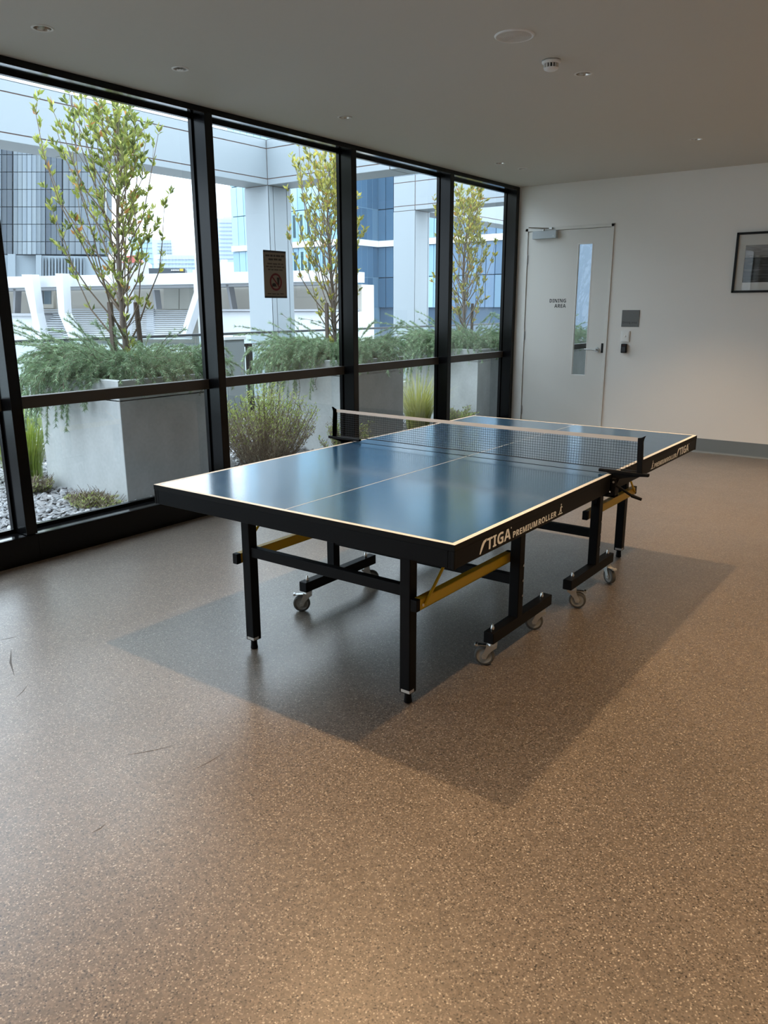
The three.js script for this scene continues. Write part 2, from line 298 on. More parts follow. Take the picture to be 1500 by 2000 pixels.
// ---------------------------------------------------------------- ceiling fittings
{
  const ringG = lathe([[0.0405, 0.012], [0.0405, -0.0005], [0.0425, -0.003], [0.050, -0.003], [0.0525, -0.0005], [0.0525, 0.0]], 32);
  const reflG = lathe([[0.0405, 0.0], [0.036, 0.022], [0.030, 0.05], [0.026, 0.065]], 32);
  const canG = merge([cyl(0.0415, 0.0415, 0.05, 0, 0.09, 0, 24), lathe([[0.0412, 0.0], [0.0412, 0.11]], 24)]);
  const ledG = cyl(0.024, 0.024, 0.004, 0, 0.062, 0, 24);
  const ringM = std(lin(0.66, 0.65, 0.61), 0.4), reflM = std(lin(0.60, 0.57, 0.52), 0.22, { metalness: 1 }), canM = std(lin(0.02, 0.02, 0.02), 0.8);
  const offM = std(lin(0.55, 0.52, 0.46), 0.4);
  const ledM = std(lin(0.6, 0.5, 0.4), 0.5, { emissive: lin(1.0, 0.72, 0.44), emissiveIntensity: 0.9 });
  for (const [x, z] of LAMPS) {
    const inRow = x < 1 ? ['round recessed downlight in the ceiling row along the windows', 'downlights along the windows'] : x < 3 ? ['round recessed downlight in the ceiling row over the table', 'downlights over the table'] : ['round recessed downlight in the ceiling away from the windows', 'downlights away from the windows'];
    const own = { '0.56,-6.58': 'round window-side downlight next to the sprinkler near the back wall', '0.56,-4.27': 'round window-side downlight above the window with the notice', '0.56,-1.96': 'round window-side downlight above the first planter window', '2.35,-4.27': 'round downlight next to the smoke detector', '2.35,-6.58': 'round downlight between smoke detector and back wall, over the picture side' }[x + ',' + z];
    const t = thing('downlight', own || inRow[0], 'light', [x, H, z], 0, inRow[1]);
    obj('trim_ring', ringG, ringM, t); obj('reflector', reflG, reflM, t); obj('can', canG, canM, t); obj('lamp', ledG, x < 1 ? offM : ledM, t);
    if (x < 1) continue;   // the row along the windows is switched off in daylight
    const l = new THREE.SpotLight(LAMP_COLOR, LAMP_CANDELA, 0, 0.80, 0.9, 2); l.name = 'downlight_beam';
    l.position.set(x, H - 0.006, z); l.target.position.set(x, 0, z); l.castShadow = true; l.shadow.radius = 1.6; scene.add(l, l.target);
  }
  SPRINKLERS.forEach(([x, z], i) => {
    const t = thing('ceiling_sprinkler', i ? 'recessed ceiling sprinkler head near the back wall corner' : 'recessed ceiling sprinkler head between two window downlights', 'sprinkler', [x, H, z]);
    obj('cover_ring', lathe([[0.036, 0.012], [0.036, -0.0005], [0.039, -0.004], [0.046, -0.004], [0.049, 0.0]], 30), M.white, t);
    obj('cup', [lathe([[0.0365, 0.0], [0.0365, 0.05]], 24), cyl(0.0365, 0.0365, 0.004, 0, 0.052, 0, 24)], std(lin(0.05, 0.05, 0.05), 0.7), t);
    const f = obj('sprinkler_frame', [rod([0, 0.05, 0], [0, 0.03, 0], 0.009, 12), rod([-0.013, 0.035, 0], [-0.004, 0.003, 0], 0.0028, 8), rod([0.013, 0.035, 0], [0.004, 0.003, 0], 0.0028, 8), rod([-0.014, 0.035, 0], [0.014, 0.035, 0], 0.004, 8)], M.steel, t);
    const arms = []; for (let k = 0; k < 8; k++) arms.push(rbx(0.004, -0.001, -0.0045, 0.023, 0.0015, 0.0045, 0.0006, 1).rotateY(k * Math.PI / 4));
    obj('deflector', [...arms, cyl(0.008, 0.008, 0.003, 0, 0, 0, 16)], M.white, f).position.y = -0.008;
  });
  const sp = thing('ceiling_speaker', 'large flush round speaker grille in the ceiling', 'speaker', [2.338, H, -3.431]);
  obj('rim', lathe([[0.088, 0.0], [0.088, -0.006], [0.093, -0.008], [0.099, -0.004], [0.1, 0.0]], 40), M.white, sp);
  const holes = []; const grilleR = 0.089;
  for (let r = 0.012; r < grilleR - 0.004; r += 0.0095) holes.push(new THREE.TorusGeometry(r, 0.0012, 5, 36).rotateX(Math.PI / 2).translate(0, -0.0055, 0));
  const gr = obj('grille', cyl(grilleR, grilleR, 0.005, 0, -0.003, 0, 40), std(lin(0.62, 0.61, 0.575), 0.7), sp);
  obj('grille_rings', holes, std(lin(0.58, 0.57, 0.54), 0.7), gr);
  const sd = thing('smoke_detector', 'white domed smoke detector with dark vents on the ceiling', 'detector', [2.309, H, -3.924]);
  obj('base', lathe([[0.0, 0.0], [0.052, 0.0], [0.052, -0.012], [0.046, -0.016], [0.040, -0.018]], 32), M.white, sd);
  obj('vent_core', cyl(0.030, 0.030, 0.022, 0, -0.028, 0, 24), std(lin(0.02, 0.02, 0.02), 0.8), sd);
  const fins = []; for (let k = 0; k < 14; k++) fins.push(rbx(0.026, -0.040, -0.0032, 0.041, -0.016, 0.0032, 0.001, 1).rotateY(k * Math.PI / 7));
  obj('vent_fin', fins, M.white, sd);
  obj('cap', lathe([[0.041, -0.038], [0.038, -0.045], [0.028, -0.050], [0.012, -0.053], [0.0, -0.053]], 32), M.white, sd);
}

// ---------------------------------------------------------------- table tennis table (origin: floor under its centre; x across, z along)
const blueRough = (() => { const a = tileNoise(6, 81), b = tileNoise(36, 82), c = tileNoise(160, 83); return dataTex(512, (u, v) => { const t = 0.18 + 0.05 * a(u, v) + 0.04 * b(u, v) + 0.03 * (c(u, v) - 0.5); return [t, t, t]; }, false, 1.3); })();
const T = {
  blue: phys(lin(0.008, 0.076, 0.21), 1, { ior: 1.6, clearcoat: 1, clearcoatRoughness: 0.13, roughnessMap: blueRough }),
  line: std(lin(0.74, 0.73, 0.70), 0.4),
  black: phys(lin(0.0045, 0.0045, 0.005), 0.48, { specularIntensity: 0.25 }),
  edge: phys(lin(0.006, 0.006, 0.006), 0.55, { specularIntensity: 0.3 }),
  yellow: std(lin(0.72, 0.43, 0.008), 0.42),
  chrome: std(lin(0.72, 0.72, 0.70), 0.2, { metalness: 1 }),
  zinc: std(lin(0.62, 0.62, 0.60), 0.34, { metalness: 0.9 }),
  rubber: std(lin(0.085, 0.083, 0.075), 0.7),
  hub: std(lin(0.26, 0.25, 0.225), 0.55),
  tab: std(lin(0.55, 0.55, 0.53), 0.5),
};
{
  const t = thing('table_tennis_table', 'blue table tennis table on a black wheeled steel frame', 'table', [TX, 0, TZ]);
  const HW = 0.7625, HL = 1.37, GAP = 0.006, TOP = 0.76;
  const textGeo = (s, size, width) => { const g = new TextGeometry(s, { font, size, depth: 0.0006, curveSegments: 3 }); g.computeBoundingBox(); const b = g.boundingBox, capH = b.max.y - Math.min(0, b.min.y); g.translate(-b.min.x, 0, 0); g.scale(width / (b.max.x - b.min.x), 1, 1); return g; };
  // print on the side: x runs along the text, y up
  const slash = () => { const s = new THREE.Shape(); s.moveTo(0.0, -0.002); s.lineTo(0.005, 0.010); s.quadraticCurveTo(0.012, 0.030, 0.026, 0.040); s.lineTo(0.047, 0.0435); s.lineTo(0.043, 0.034); s.quadraticCurveTo(0.034, 0.033, 0.028, 0.024); s.lineTo(0.014, 0.006); s.lineTo(0.006, -0.004); s.closePath(); return new THREE.ExtrudeGeometry(s, { depth: 0.0006, bevelEnabled: false, curveSegments: 6 }); };
  const brand = () => merge([slash(), textGeo('TIGA', 0.0418, 0.174).translate(0.050, 0, 0), new THREE.TorusGeometry(0.0026, 0.0006, 4, 12).translate(0.2265, 0.0405, 0.0004)]);
  const series = () => merge([textGeo('PREMIUM', 0.0232, 0.199), textGeo('ROLLER', 0.0232, 0.161).translate(0.211, 0, 0)]);
  const player = () => { // small figure of a player over a table line
    const poly = (a) => new THREE.ExtrudeGeometry(new THREE.Shape(a.map(([x, y]) => new THREE.Vector2(x, y))), { depth: 0.0006, bevelEnabled: false });
    return merge([poly([[0, 0], [0.046, 0], [0.040, 0.004], [0.006, 0.004]]), poly([[0.012, 0.006], [0.016, 0.006], [0.024, 0.016], [0.030, 0.007], [0.034, 0.007], [0.029, 0.020], [0.031, 0.028], [0.040, 0.024], [0.041, 0.027], [0.030, 0.033], [0.022, 0.029], [0.020, 0.019]]), new THREE.CylinderGeometry(0.004, 0.004, 0.0006, 12).rotateX(Math.PI / 2).translate(0.028, 0.0385, 0.0003)]);
  };
  const onSide = (g, v, y) => g.rotateY(Math.PI / 2).translate(HW - 0.0015, y, v);
  for (const s of [1, -1]) {
    const near = s === 1, z0 = near ? GAP : -HL, z1 = near ? HL : -GAP;
    const top = obj('tabletop', rbx(-HW, TOP - 0.022, z0, HW, TOP - 0.0006, z1, 0.0015), T.edge, t, near ? 'half of the blue playing surface with its black edge' : undefined);
    const plane = (x0, x1, a, b, y) => { const g = new THREE.PlaneGeometry(x1 - x0, b - a).rotateX(-Math.PI / 2).translate((x0 + x1) / 2, y, (a + b) / 2), p = g.attributes.position, uv = g.attributes.uv; for (let i = 0; i < p.count; i++) uv.setXY(i, p.getX(i), p.getZ(i)); return g; };
    obj('playing_surface', plane(-HW + 0.0008, HW - 0.0008, z0 + 0.0005, z1 - 0.0005, TOP - 0.0003), T.blue, top);
    const e = 0.02, outer = near ? [z1 - e, z1 - 0.0005] : [z0 + 0.0005, z0 + e];
    obj('edge_line', [plane(-HW + 0.0008, -HW + e, z0 + 0.0005, z1 - 0.0005, TOP), plane(HW - e, HW - 0.0008, z0 + 0.0005, z1 - 0.0005, TOP), plane(-HW + e, HW - e, outer[0], outer[1], TOP)], T.line, top, 'white boundary lines');
    obj('centre_line', plane(-0.0018, 0.0018, z0 + 0.0005, near ? z1 - e : z1 - 0.0005, TOP), T.line, top, 'thin white centre line');
    if (!near) top.getObjectByName('centre_line').geometry = plane(-0.0018, 0.0018, z0 + e, z1 - 0.0005, TOP);
    // steel apron under the board
    const A0 = 0.676, A1 = TOP - 0.022, ax = HW - 0.002, az0 = near ? 0.012 : -HL + 0.002, az1 = near ? HL - 0.002 : -0.012, th = 0.024;
    const ap = obj('apron', [rbx(ax - th, A0, az0, ax, A1, az1, 0.002), rbx(-ax, A0, az0, -ax + th, A1, az1, 0.002), rbx(-ax + th, A0, near ? az1 - th : az0, ax - th, A1, near ? az1 : az0 + th, 0.002), rbx(-ax + th, A0, near ? az0 : az1 - th, ax - th, A1, near ? az0 + th : az1, 0.002), rbx(-ax + th, A0 + 0.02, (az0 + az1) / 2 - 0.02, ax - th, A1, (az0 + az1) / 2 + 0.02, 0.002)], T.black, t);
    for (const q of [-1, 1]) obj('corner_cap', rbx(q * (ax - 0.010), A0 - 0.002, near ? az1 - 0.010 : az0 - 0.001, q * (ax + 0.0015), A1, near ? az1 + 0.0015 : az0 + 0.010, 0.003), T.edge, ap);
    const by = 0.6885;
    if (near) { obj('brand_lettering', onSide(brand(), 1.205, by), T.line, ap, 'white letters reading STIGA'); obj('series_lettering', onSide(series(), 0.963, by - 0.001), T.line, ap, 'white letters reading PREMIUM ROLLER'); obj('emblem', onSide(player(), 0.575, by), T.line, ap, 'small white player emblem'); }
    else { obj('emblem', onSide(player(), -0.556, by), T.line, ap, 'small white player emblem'); obj('series_lettering', onSide(series(), -0.612, by - 0.001), T.line, ap, 'white letters reading PREMIUM ROLLER'); obj('brand_lettering', onSide(brand(), -0.992, by), T.line, ap, 'white letters reading STIGA'); }
    const zl = s * 1.142, zp = s * 0.452, a = 0.024;
    for (const q of [-1, 1]) {
      const u = q * 0.425, up = q * 0.530;
      // end leg
      const leg = obj('leg', rbx(u - a, 0.045, zl - a, u + a, 0.737, zl + a, 0.004), T.black, t);
      obj('foot', lathe([[0, 0.002], [0.014, 0.002], [0.017, 0.006], [0.015, 0.02], [0.0135, 0.045], [0.0135, 0.06]], 16).translate(u, -0.002, zl), T.black, leg);
      obj('sticker', [bx(u - a + 0.008, 0.05, zl + a, u + a, 0.062, zl + a + 0.0006), bx(u + a, 0.05, zl - 0.006, u + a + 0.0006, 0.062, zl + a)], T.tab, leg, 'small silver sticker');
      obj('plug', rbx(u + q * 0.022, 0.398, zl - 0.012, u + q * 0.032, 0.44, zl + 0.012, 0.002), T.black, leg);
      // inner post on its wheel beam
      const post = obj('post', rbx(up - a, 0.16, zp - a, up + a, 0.68, zp + a, 0.004), T.black, t);
      for (const y of [0.26, 0.33, 0.40]) obj('bolt', cyl(0.006, 0.006, 0.006, 0, 0, 0, 10).rotateZ(Math.PI / 2).translate(up + q * (a + 0.002), y, zp - 0.006), T.chrome, post);
      if (q === 1) obj('latch', [rod([up, 0.555, zp - a * s], [up, 0.555, zp - s * (a + 0.028)], 0.003), rod([up, 0.495, zp - a * s], [up, 0.495, zp - s * (a + 0.028)], 0.003), rod([up, 0.557, zp - s * (a + 0.028)], [up, 0.493, zp - s * (a + 0.028)], 0.003), rbx(up - 0.008, 0.48, zp - s * (a + 0.004) - 0.004, up + 0.008, 0.57, zp - s * (a + 0.004) + 0.004, 0.001)], T.black, post);
      const b0 = s * 0.115, b1 = s * 0.695;
      const beam = obj('wheel_beam', rbx(up - a, 0.112, Math.min(b0, b1), up + a, 0.164, Math.max(b0, b1), 0.004), T.black, t);
      const pins = [s * 0.18, s * 0.66];
      for (const z of pins) obj('acorn_nut', lathe([[0, 0.026], [0.003, 0.0255], [0.0055, 0.022], [0.0065, 0.013], [0.0085, 0.0125], [0.0085, 0.0]], 12).translate(up, 0.164, z), T.chrome, beam);
      // casters, each swivelled its own way
      pins.forEach((z, k) => {
        const c = new THREE.Group(); c.name = 'caster'; c.position.set(up, 0, z); t.add(c);
        c.rotation.y = near ? (q > 0 ? (k ? 3.55 : 3.70) : (k ? 3.85 : 0.70)) : (q > 0 ? (k ? -0.55 : 0.35) : 0.9);
        const R = 0.0435, off = 0.031, K = R / 0.040;
        obj('mounting_plate', [cyl(0.023, 0.023, 0.006, 0, 0.108, 0, 20), cyl(0.018, 0.021, 0.010, 0, 0.101, 0, 20)], T.zinc, c);
        const fk = (sd) => { const sh = new THREE.Shape(); sh.moveTo(-0.022, 0.098); sh.lineTo(0.024, 0.098); sh.quadraticCurveTo(0.020, 0.085, off + 0.012, 0.045); sh.lineTo(off + 0.008, 0.032); sh.lineTo(off - 0.008, 0.032); sh.lineTo(off - 0.018, 0.055); sh.quadraticCurveTo(-0.008, 0.080, -0.022, 0.088); sh.closePath(); return new THREE.ExtrudeGeometry(sh, { depth: 0.0025, bevelEnabled: false, curveSegments: 6 }).translate(0, 0, sd * 0.016 - 0.00125); };
        const fork = obj('fork', [fk(1), fk(-1), rbx(-0.022, 0.094, -0.017, 0.024, 0.098, 0.017, 0.001), cyl(0.0055, 0.0055, 0.042, 0, 0, 0, 12).rotateX(Math.PI / 2).translate(off, R, 0)], T.zinc, c);
        obj('wheel', [lathe([[0.006, -0.011], [0.012, -0.0125], [0.014, -0.010], [0.026, -0.009], [0.0285, -0.0115], [0.030, -0.0115]], 28).rotateX(Math.PI / 2).scale(K, K, 1).translate(off, R, 0), lathe([[0.006, 0.011], [0.012, 0.0125], [0.014, 0.010], [0.026, 0.009], [0.0285, 0.0115], [0.030, 0.0115]], 28).rotateX(Math.PI / 2).scale(K, K, 1).translate(off, R, 0)], T.hub, c);
        obj('tyre', lathe([[0.030, -0.0125], [0.036, -0.0125], [0.0392, -0.008], [0.040, 0], [0.0392, 0.008], [0.036, 0.0125], [0.030, 0.0125]], 28).rotateX(Math.PI / 2).scale(K, K, 1).translate(off, R, 0), T.rubber, c);
        if (k || !near) obj('brake_pedal', [rbx(0.015, 0.088, -0.012, 0.065, 0.092, 0.012, 0.001).rotateZ(0).translate(0, 0.002, 0), rbx(0.060, 0.086, -0.013, 0.074, 0.098, 0.013, 0.003)], !near && k && q > 0 ? T.tab : T.chrome, c);
      });
      // yellow safety link
      const ub = q * 0.4775, ya = 0.404, yb = 0.449, w = 0.013, za = Math.min(s * 1.175, s * 0.43), zb = Math.max(s * 1.175, s * 0.43);
      const link = obj('link_bar', [bx(ub - w, ya, za, ub + w, ya + 0.003, zb), bx(ub - w, yb - 0.003, za, ub + w, yb, zb), rbx(ub + q * (w - 0.003), ya, za, ub + q * w, yb, zb, 0.001), rbx(ub - q * (w - 0.003), ya, za, ub - q * w, yb, zb, 0.001)], T.yellow, t, q === 1 && near ? 'yellow steel link bar' : undefined);
      obj('end_cap', rbx(ub - w - 0.001, ya - 0.001, s * 1.172 - 0.012, ub + w + 0.001, yb + 0.001, s * 1.172 + 0.012, 0.002), T.black, link);
      obj('end_cap', rbx(ub - w - 0.001, ya - 0.001, s * 0.433 - 0.012, ub + w + 0.001, yb + 0.001, s * 0.433 + 0.012, 0.002), T.black, link);
      obj('pivot_bolt', cyl(0.007, 0.007, 0.006, 0, 0, 0, 12).rotateZ(Math.PI / 2).translate(ub + q * (w + 0.002), 0.424, s * 1.145), T.chrome, link);
      obj('strut', [rod([ub + q * 0.02, 0.424, s * 1.135], [ub + q * 0.02, 0.548, s * 1.0], 0.006, 10), new THREE.SphereGeometry(0.007, 10, 8).translate(ub + q * 0.02, 0.548, s * 1.0)], T.yellow, t);
    }
    obj('crossbar', rbx(-0.425 + a, 0.442, zl - 0.016, 0.425 - a, 0.487, zl + 0.016, 0.003), T.black, t);
    obj('crossbar', rbx(-0.53 + a, 0.308, zp - 0.016, 0.53 - a, 0.354, zp + 0.016, 0.003), T.black, t);
  }
}
// ---------------------------------------------------------------- net
{
  const n = thing('table_tennis_net', 'dark mesh net with white top tape clamped across the table', 'net', [TX, 0, TZ]);
  const E = 0.872, Y0 = 0.786, Y1 = 0.922, netM = std(lin(0.018, 0.02, 0.026), 0.8), tapeM = std(lin(0.62, 0.60, 0.58), 0.85);
  const sag = (x) => -0.004 * (1 - (x / E) ** 2), zz = (x, y) => 0.003 * Math.sin(x * 9 + y * 20) * (Y1 - y) / (Y1 - Y0);
  const threads = [], cell = 0.0125, nx = Math.round(2 * E / cell), ny = 11, r = 0.00075;
  for (let i = 0; i <= nx; i++) { const x = -E + 2 * E * i / nx; threads.push(rod([x, Y0, zz(x, Y0)], [x, (Y0 + Y1) / 2, zz(x, (Y0 + Y1) / 2)], r, 4), rod([x, (Y0 + Y1) / 2, zz(x, (Y0 + Y1) / 2)], [x, Y1 + sag(x), 0], r, 4)); }
  for (let j = 0; j <= ny; j++) for (let i = 0; i < 24; i++) { const y = Y0 + (Y1 - Y0) * j / ny, xa = -E + 2 * E * i / 24, xb = -E + 2 * E * (i + 1) / 24, k = j / ny; threads.push(rod([xa, y + sag(xa) * k, zz(xa, y)], [xb, y + sag(xb) * k, zz(xb, y)], r, 4)); }
  const netting = obj('netting', threads, netM, n, 'fine dark knotted mesh'); netting.userData.kind = 'stuff';
  const seg = (f) => { const out = []; for (let i = 0; i < 24; i++) out.push(f(-E + 2 * E * i / 24, -E + 2 * E * (i + 1) / 24)); return out; };
  obj('top_tape', seg((a, b) => { const s = sag((a + b) / 2); return bx(a, Y1 + s - 0.002, -0.002, b, Y1 + s + 0.0145, 0.002); }), tapeM, n, 'white top tape');
  obj('bottom_cord', seg((a, b) => rod([a, Y0, zz(a, Y0)], [b, Y0, zz(b, Y0)], 0.0022, 6)), netM, n);
  for (const q of [-1, 1]) {
    const s = new THREE.Shape(); s.moveTo(0, 0); s.lineTo(0.024, 0); s.lineTo(0.016, 0.145); s.quadraticCurveTo(0.017, 0.160, 0.024, 0.172); s.quadraticCurveTo(0.008, 0.160, -0.006, 0.160); s.closePath();
    const post = obj('net_post', new THREE.ExtrudeGeometry(s, { depth: 0.012, bevelEnabled: true, bevelSize: 0.001, bevelThickness: 0.001, bevelSegments: 1 }).translate(0, 0, -0.006).scale(q, 1, 1).translate(q * (E + 0.004), 0.775, 0), T.black, n);
    const arm = obj('clamp_arm', [rbx(Math.min(q * 0.700, q * 0.930), 0.766, -0.010, Math.max(q * 0.700, q * 0.930), 0.780, 0.010, 0.003), (() => { const b = new THREE.Shape(); b.moveTo(0.735, 0.766); b.lineTo(0.925, 0.766); b.quadraticCurveTo(0.86, 0.762, 0.80, 0.742); b.lineTo(0.785, 0.705); b.lineTo(0.765, 0.705); b.lineTo(0.765, 0.760); b.closePath(); return new THREE.ExtrudeGeometry(b, { depth: 0.010, bevelEnabled: false }).translate(0, 0, -0.005).scale(q, 1, 1); })(), rbx(Math.min(q * 0.700, q * 0.79), 0.655, -0.022, Math.max(q * 0.700, q * 0.79), 0.668, 0.022, 0.003), rbx(Math.min(q * 0.768, q * 0.79), 0.655, -0.022, Math.max(q * 0.768, q * 0.79), 0.745, 0.022, 0.003)], T.black, n);
    obj('lever', [rod([q * 0.79, 0.712, 0.012], [q * 0.855, 0.668, -0.014], 0.006, 10), rod([q * 0.855, 0.668, -0.014], [q * 0.90, 0.655, -0.02], 0.0085, 10, 0.007)], T.black, arm);
    obj('clamp_rivet', cyl(0.005, 0.005, 0.048, 0, 0, 0, 10).rotateX(Math.PI / 2).translate(q * 0.78, 0.728, 0), T.zinc, arm);
    void post;
  }
}

// ---------------------------------------------------------------- notice on the glass of the second window
{
  const n = thing('paper_notice', 'dark taped notice with red prohibition circle on the window glass', 'notice', [XG + 0.004, 1.752, -4.217]);
  const c = document.createElement('canvas'); c.width = 250; c.height = 345; const g = c.getContext('2d');
  g.fillStyle = '#857d70'; g.fillRect(0, 0, 250, 345);
  const rnd = rng(5);
  // lines of print too small to read: dark word shapes
  const words = (y, h, x0, x1, col) => { g.fillStyle = col; let x = x0; while (x < x1 - 8) { const w = Math.min(x1 - x, 18 + rnd() * 40); g.fillRect(x, y + rnd() * 2, w, h); x += w + 8; } };
  words(22, 14, 22, 232, '#37342d'); words(50, 14, 55, 205, '#37342d');
  words(86, 10, 40, 220, '#4a423a'); words(108, 10, 26, 230, '#4a423a'); words(130, 10, 44, 215, '#4a423a');
  g.strokeStyle = '#650f1a'; g.lineWidth = 15; g.beginPath(); g.arc(128, 230, 60, 0, Math.PI * 2); g.stroke();
  g.fillStyle = '#0c0808'; g.beginPath(); g.moveTo(140, 195); g.lineTo(172, 195); g.lineTo(165, 252); g.lineTo(148, 252); g.closePath(); g.fill();
  g.beginPath(); g.ellipse(108, 250, 22, 11, 0, 0, Math.PI * 2); g.fill(); g.fillRect(82, 258, 54, 7);
  g.strokeStyle = '#650f1a'; g.lineWidth = 12; g.beginPath(); g.moveTo(86, 188); g.lineTo(170, 272); g.stroke();
  words(318, 6, 30, 225, '#2a2824');
  const tx = new THREE.CanvasTexture(c); tx.colorSpace = THREE.SRGBColorSpace;
  obj('sheet', bx(0, -0.173, -0.127, 0.0015, 0.173, 0.127), std(lin(0.20, 0.19, 0.165), 0.7), n);
  obj('printed_face', new THREE.PlaneGeometry(0.25, 0.342).rotateY(Math.PI / 2).translate(0.002, 0, 0), std(0xffffff, 0.6, { map: tx }), n);
  obj('tape', [bx(0.002, 0.165, -0.127, 0.0024, 0.180, 0.127), bx(0.002, -0.180, -0.127, 0.0024, -0.165, 0.127)], std(lin(0.03, 0.034, 0.034), 0.4), n);
}

// ---------------------------------------------------------------- terrace outside
const groundTex = (() => { const a = tileNoise(90, 91), b = tileNoise(200, 92); return dataTex(512, (u, v) => { const t = 0.20 + 0.25 * a(u, v) * b(u, v) + 0.08 * b(u, v); return [t, t * 0.98, t * 0.95]; }, true, 1.5); })();
struct('terrace_ground', bx(-5.9, -0.4, -16, -0.17, GROUND - 0.03, ZF + 2), std(0xffffff, 0.95, { map: groundTex }), 'dark gravel bed of the roof terrace', 'ground');
{
  // loose slate gravel
  const r = rng(77), base = new THREE.IcosahedronGeometry(1, 1), p = base.attributes.position;
  for (let i = 0; i < p.count; i++) { const h = Math.sin(p.getX(i) * 37.7 + p.getY(i) * 91.3 + p.getZ(i) * 13.1) * 0.5 + 0.5; const k = 0.78 + 0.35 * h; p.setXYZ(i, p.getX(i) * k, p.getY(i) * k, p.getZ(i) * k); }
  base.computeVertexNormals();
  const N = 17000, im = new THREE.InstancedMesh(base, std(0xffffff, 0.85), N), m = new THREE.Matrix4(), q = new THREE.Quaternion(), col = new THREE.Color();
  for (let i = 0; i < N; i++) {
    const nearPart = r() < 0.72, x = nearPart ? -0.2 - 2.6 * r() : -0.2 - 4.2 * r(), z = nearPart ? -0.9 - 3.4 * r() : -9.5 * r();
    const s = 0.010 + 0.012 * r();
    q.setFromEuler(new THREE.Euler((r() - 0.5) * 1.1, r() * 6.28, (r() - 0.5) * 1.1));
    m.compose(new THREE.Vector3(x, GROUND - 0.022 + 0.020 * r(), z), q, new THREE.Vector3(s * (1.1 + 0.9 * r()), s * (0.35 + 0.35 * r()), s * (0.9 + 0.4 * r())));
    im.setMatrixAt(i, m); const t = 0.20 + 0.30 * r() * r() + 0.07 * r(), wm = 1 + 0.06 * (r() - 0.5); im.setColorAt(i, col.setRGB(t * wm, t, t * (1.02 / wm)));
  }
  im.name = 'gravel'; im.castShadow = im.receiveShadow = true; scene.add(im); tag(im, 'loose grey slate gravel outside the windows', 'gravel', null, 'stuff');
}
// concrete planters
const concrete = (() => { const a = tileNoise(4, 101), b = tileNoise(14, 102), c = tileNoise(90, 103); return dataTex(512, (u, v) => { const t = 0.72 + 0.07 * (a(u, v) - 0.5) + 0.06 * (b(u, v * 0.6) - 0.5) + 0.03 * (c(u, v) - 0.5); return [t * 0.985, t * 1.0, t * 1.0]; }, true, 1.6); })();
const planterM = std(0xffffff, 0.75, { map: concrete }), soilM = std(lin(0.06, 0.045, 0.035), 0.95);
const PL = [[-3.05, 'first'], [-5.70, 'second'], [-8.38, 'third'], [-11.05, 'fourth']];
const PX0 = -1.75, PX1 = -0.65, PLEN = 1.03, PTOP = 0.975;
const planterWord = ['with bare left rim below the window sill line', 'behind the notice window and the shrub', 'beside the grass clump near the back wall', 'outside the dining room window'];
PL.forEach(([z], i) => {
  const t = thing('planter_box', 'square pale concrete planter ' + planterWord[i], 'planter', [(PX0 + PX1) / 2, GROUND - 0.04, z - PLEN / 2], 0, 'concrete planters along the terrace');
  const w = (PX1 - PX0) / 2, l = PLEN / 2, h = PTOP - GROUND + 0.04, k = 0.06;
  obj('box', [rbx(-w, 0, -l, w, h - 0.14, l, 0.006), rbx(-w, h - 0.16, -l, -w + k, h, l, 0.006), rbx(w - k, h - 0.16, -l, w, h, l, 0.006), rbx(-w + k - 0.01, h - 0.16, -l, w - k + 0.01, h, -l + k, 0.006), rbx(-w + k - 0.01, h - 0.16, l - k, w - k + 0.01, h, l, 0.006)].map((g) => { const n = g.index ? g.toNonIndexed() : g, p = n.attributes.position, nn = n.attributes.normal, uv = n.attributes.uv; for (let j = 0; j < p.count; j++) { if (Math.abs(nn.getX(j)) > 0.5) uv.setXY(j, p.getZ(j) + i * 0.37, p.getY(j)); else uv.setXY(j, p.getX(j) + i * 0.23, p.getY(j) + p.getZ(j) * Math.abs(nn.getY(j))); } return n; }), planterM, t);
  obj('soil', bx(-w + k, h - 0.15, -l + k, w - k, h - 0.06, l - k), soilM, t);
});

// ---------------------------------------------------------------- plants
// one folded leaf along +y: base at the origin
function leafGeo(len, wid, fold, bend) {
  const pts = [[0, 0, 0], [-wid / 2, len * 0.45, fold], [0, len * 0.5, 0], [wid / 2, len * 0.45, fold], [0, len, bend]];
  return { pts, tri: [[0, 2, 1], [0, 3, 2], [1, 2, 4], [2, 3, 4]] };
}
class Soup {   // triangles with vertex colours
  constructor() { this.p = []; this.c = []; }
  add({ pts, tri }, m, col) { const v = pts.map((a) => new THREE.Vector3(...a).applyMatrix4(m)); for (const t of tri) for (const k of t) { this.p.push(v[k].x, v[k].y, v[k].z); this.c.push(col[0], col[1], col[2]); } }
  build() { const g = new THREE.BufferGeometry(); g.setAttribute('position', new THREE.Float32BufferAttribute(this.p, 3)); g.setAttribute('color', new THREE.Float32BufferAttribute(this.c, 3)); g.computeVertexNormals(); return g; }
}
const leafM = phys(0xffffff, 0.95, { vertexColors: true, transmission: 0.38, thickness: 0, side: THREE.DoubleSide });
const needleM = phys(0xffffff, 0.95, { transmission: 0.25, thickness: 0, side: THREE.DoubleSide });
const barkM = std(lin(0.16, 0.13, 0.11), 0.9), twigM = std(lin(0.20, 0.15, 0.11), 0.9), stakeM = std(lin(0.115, 0.085, 0.07), 0.9);
const UPV = new THREE.Vector3(0, 1, 0);
function tubeThrough(pts, r0, r1, seg = 5) { const out = []; for (let i = 0; i < pts.length - 1; i++) { const a = i / (pts.length - 1), b = (i + 1) / (pts.length - 1); out.push(rod(pts[i].toArray(), pts[i + 1].toArray(), r0 + (r1 - r0) * a, seg, r0 + (r1 - r0) * b)); } return out; }
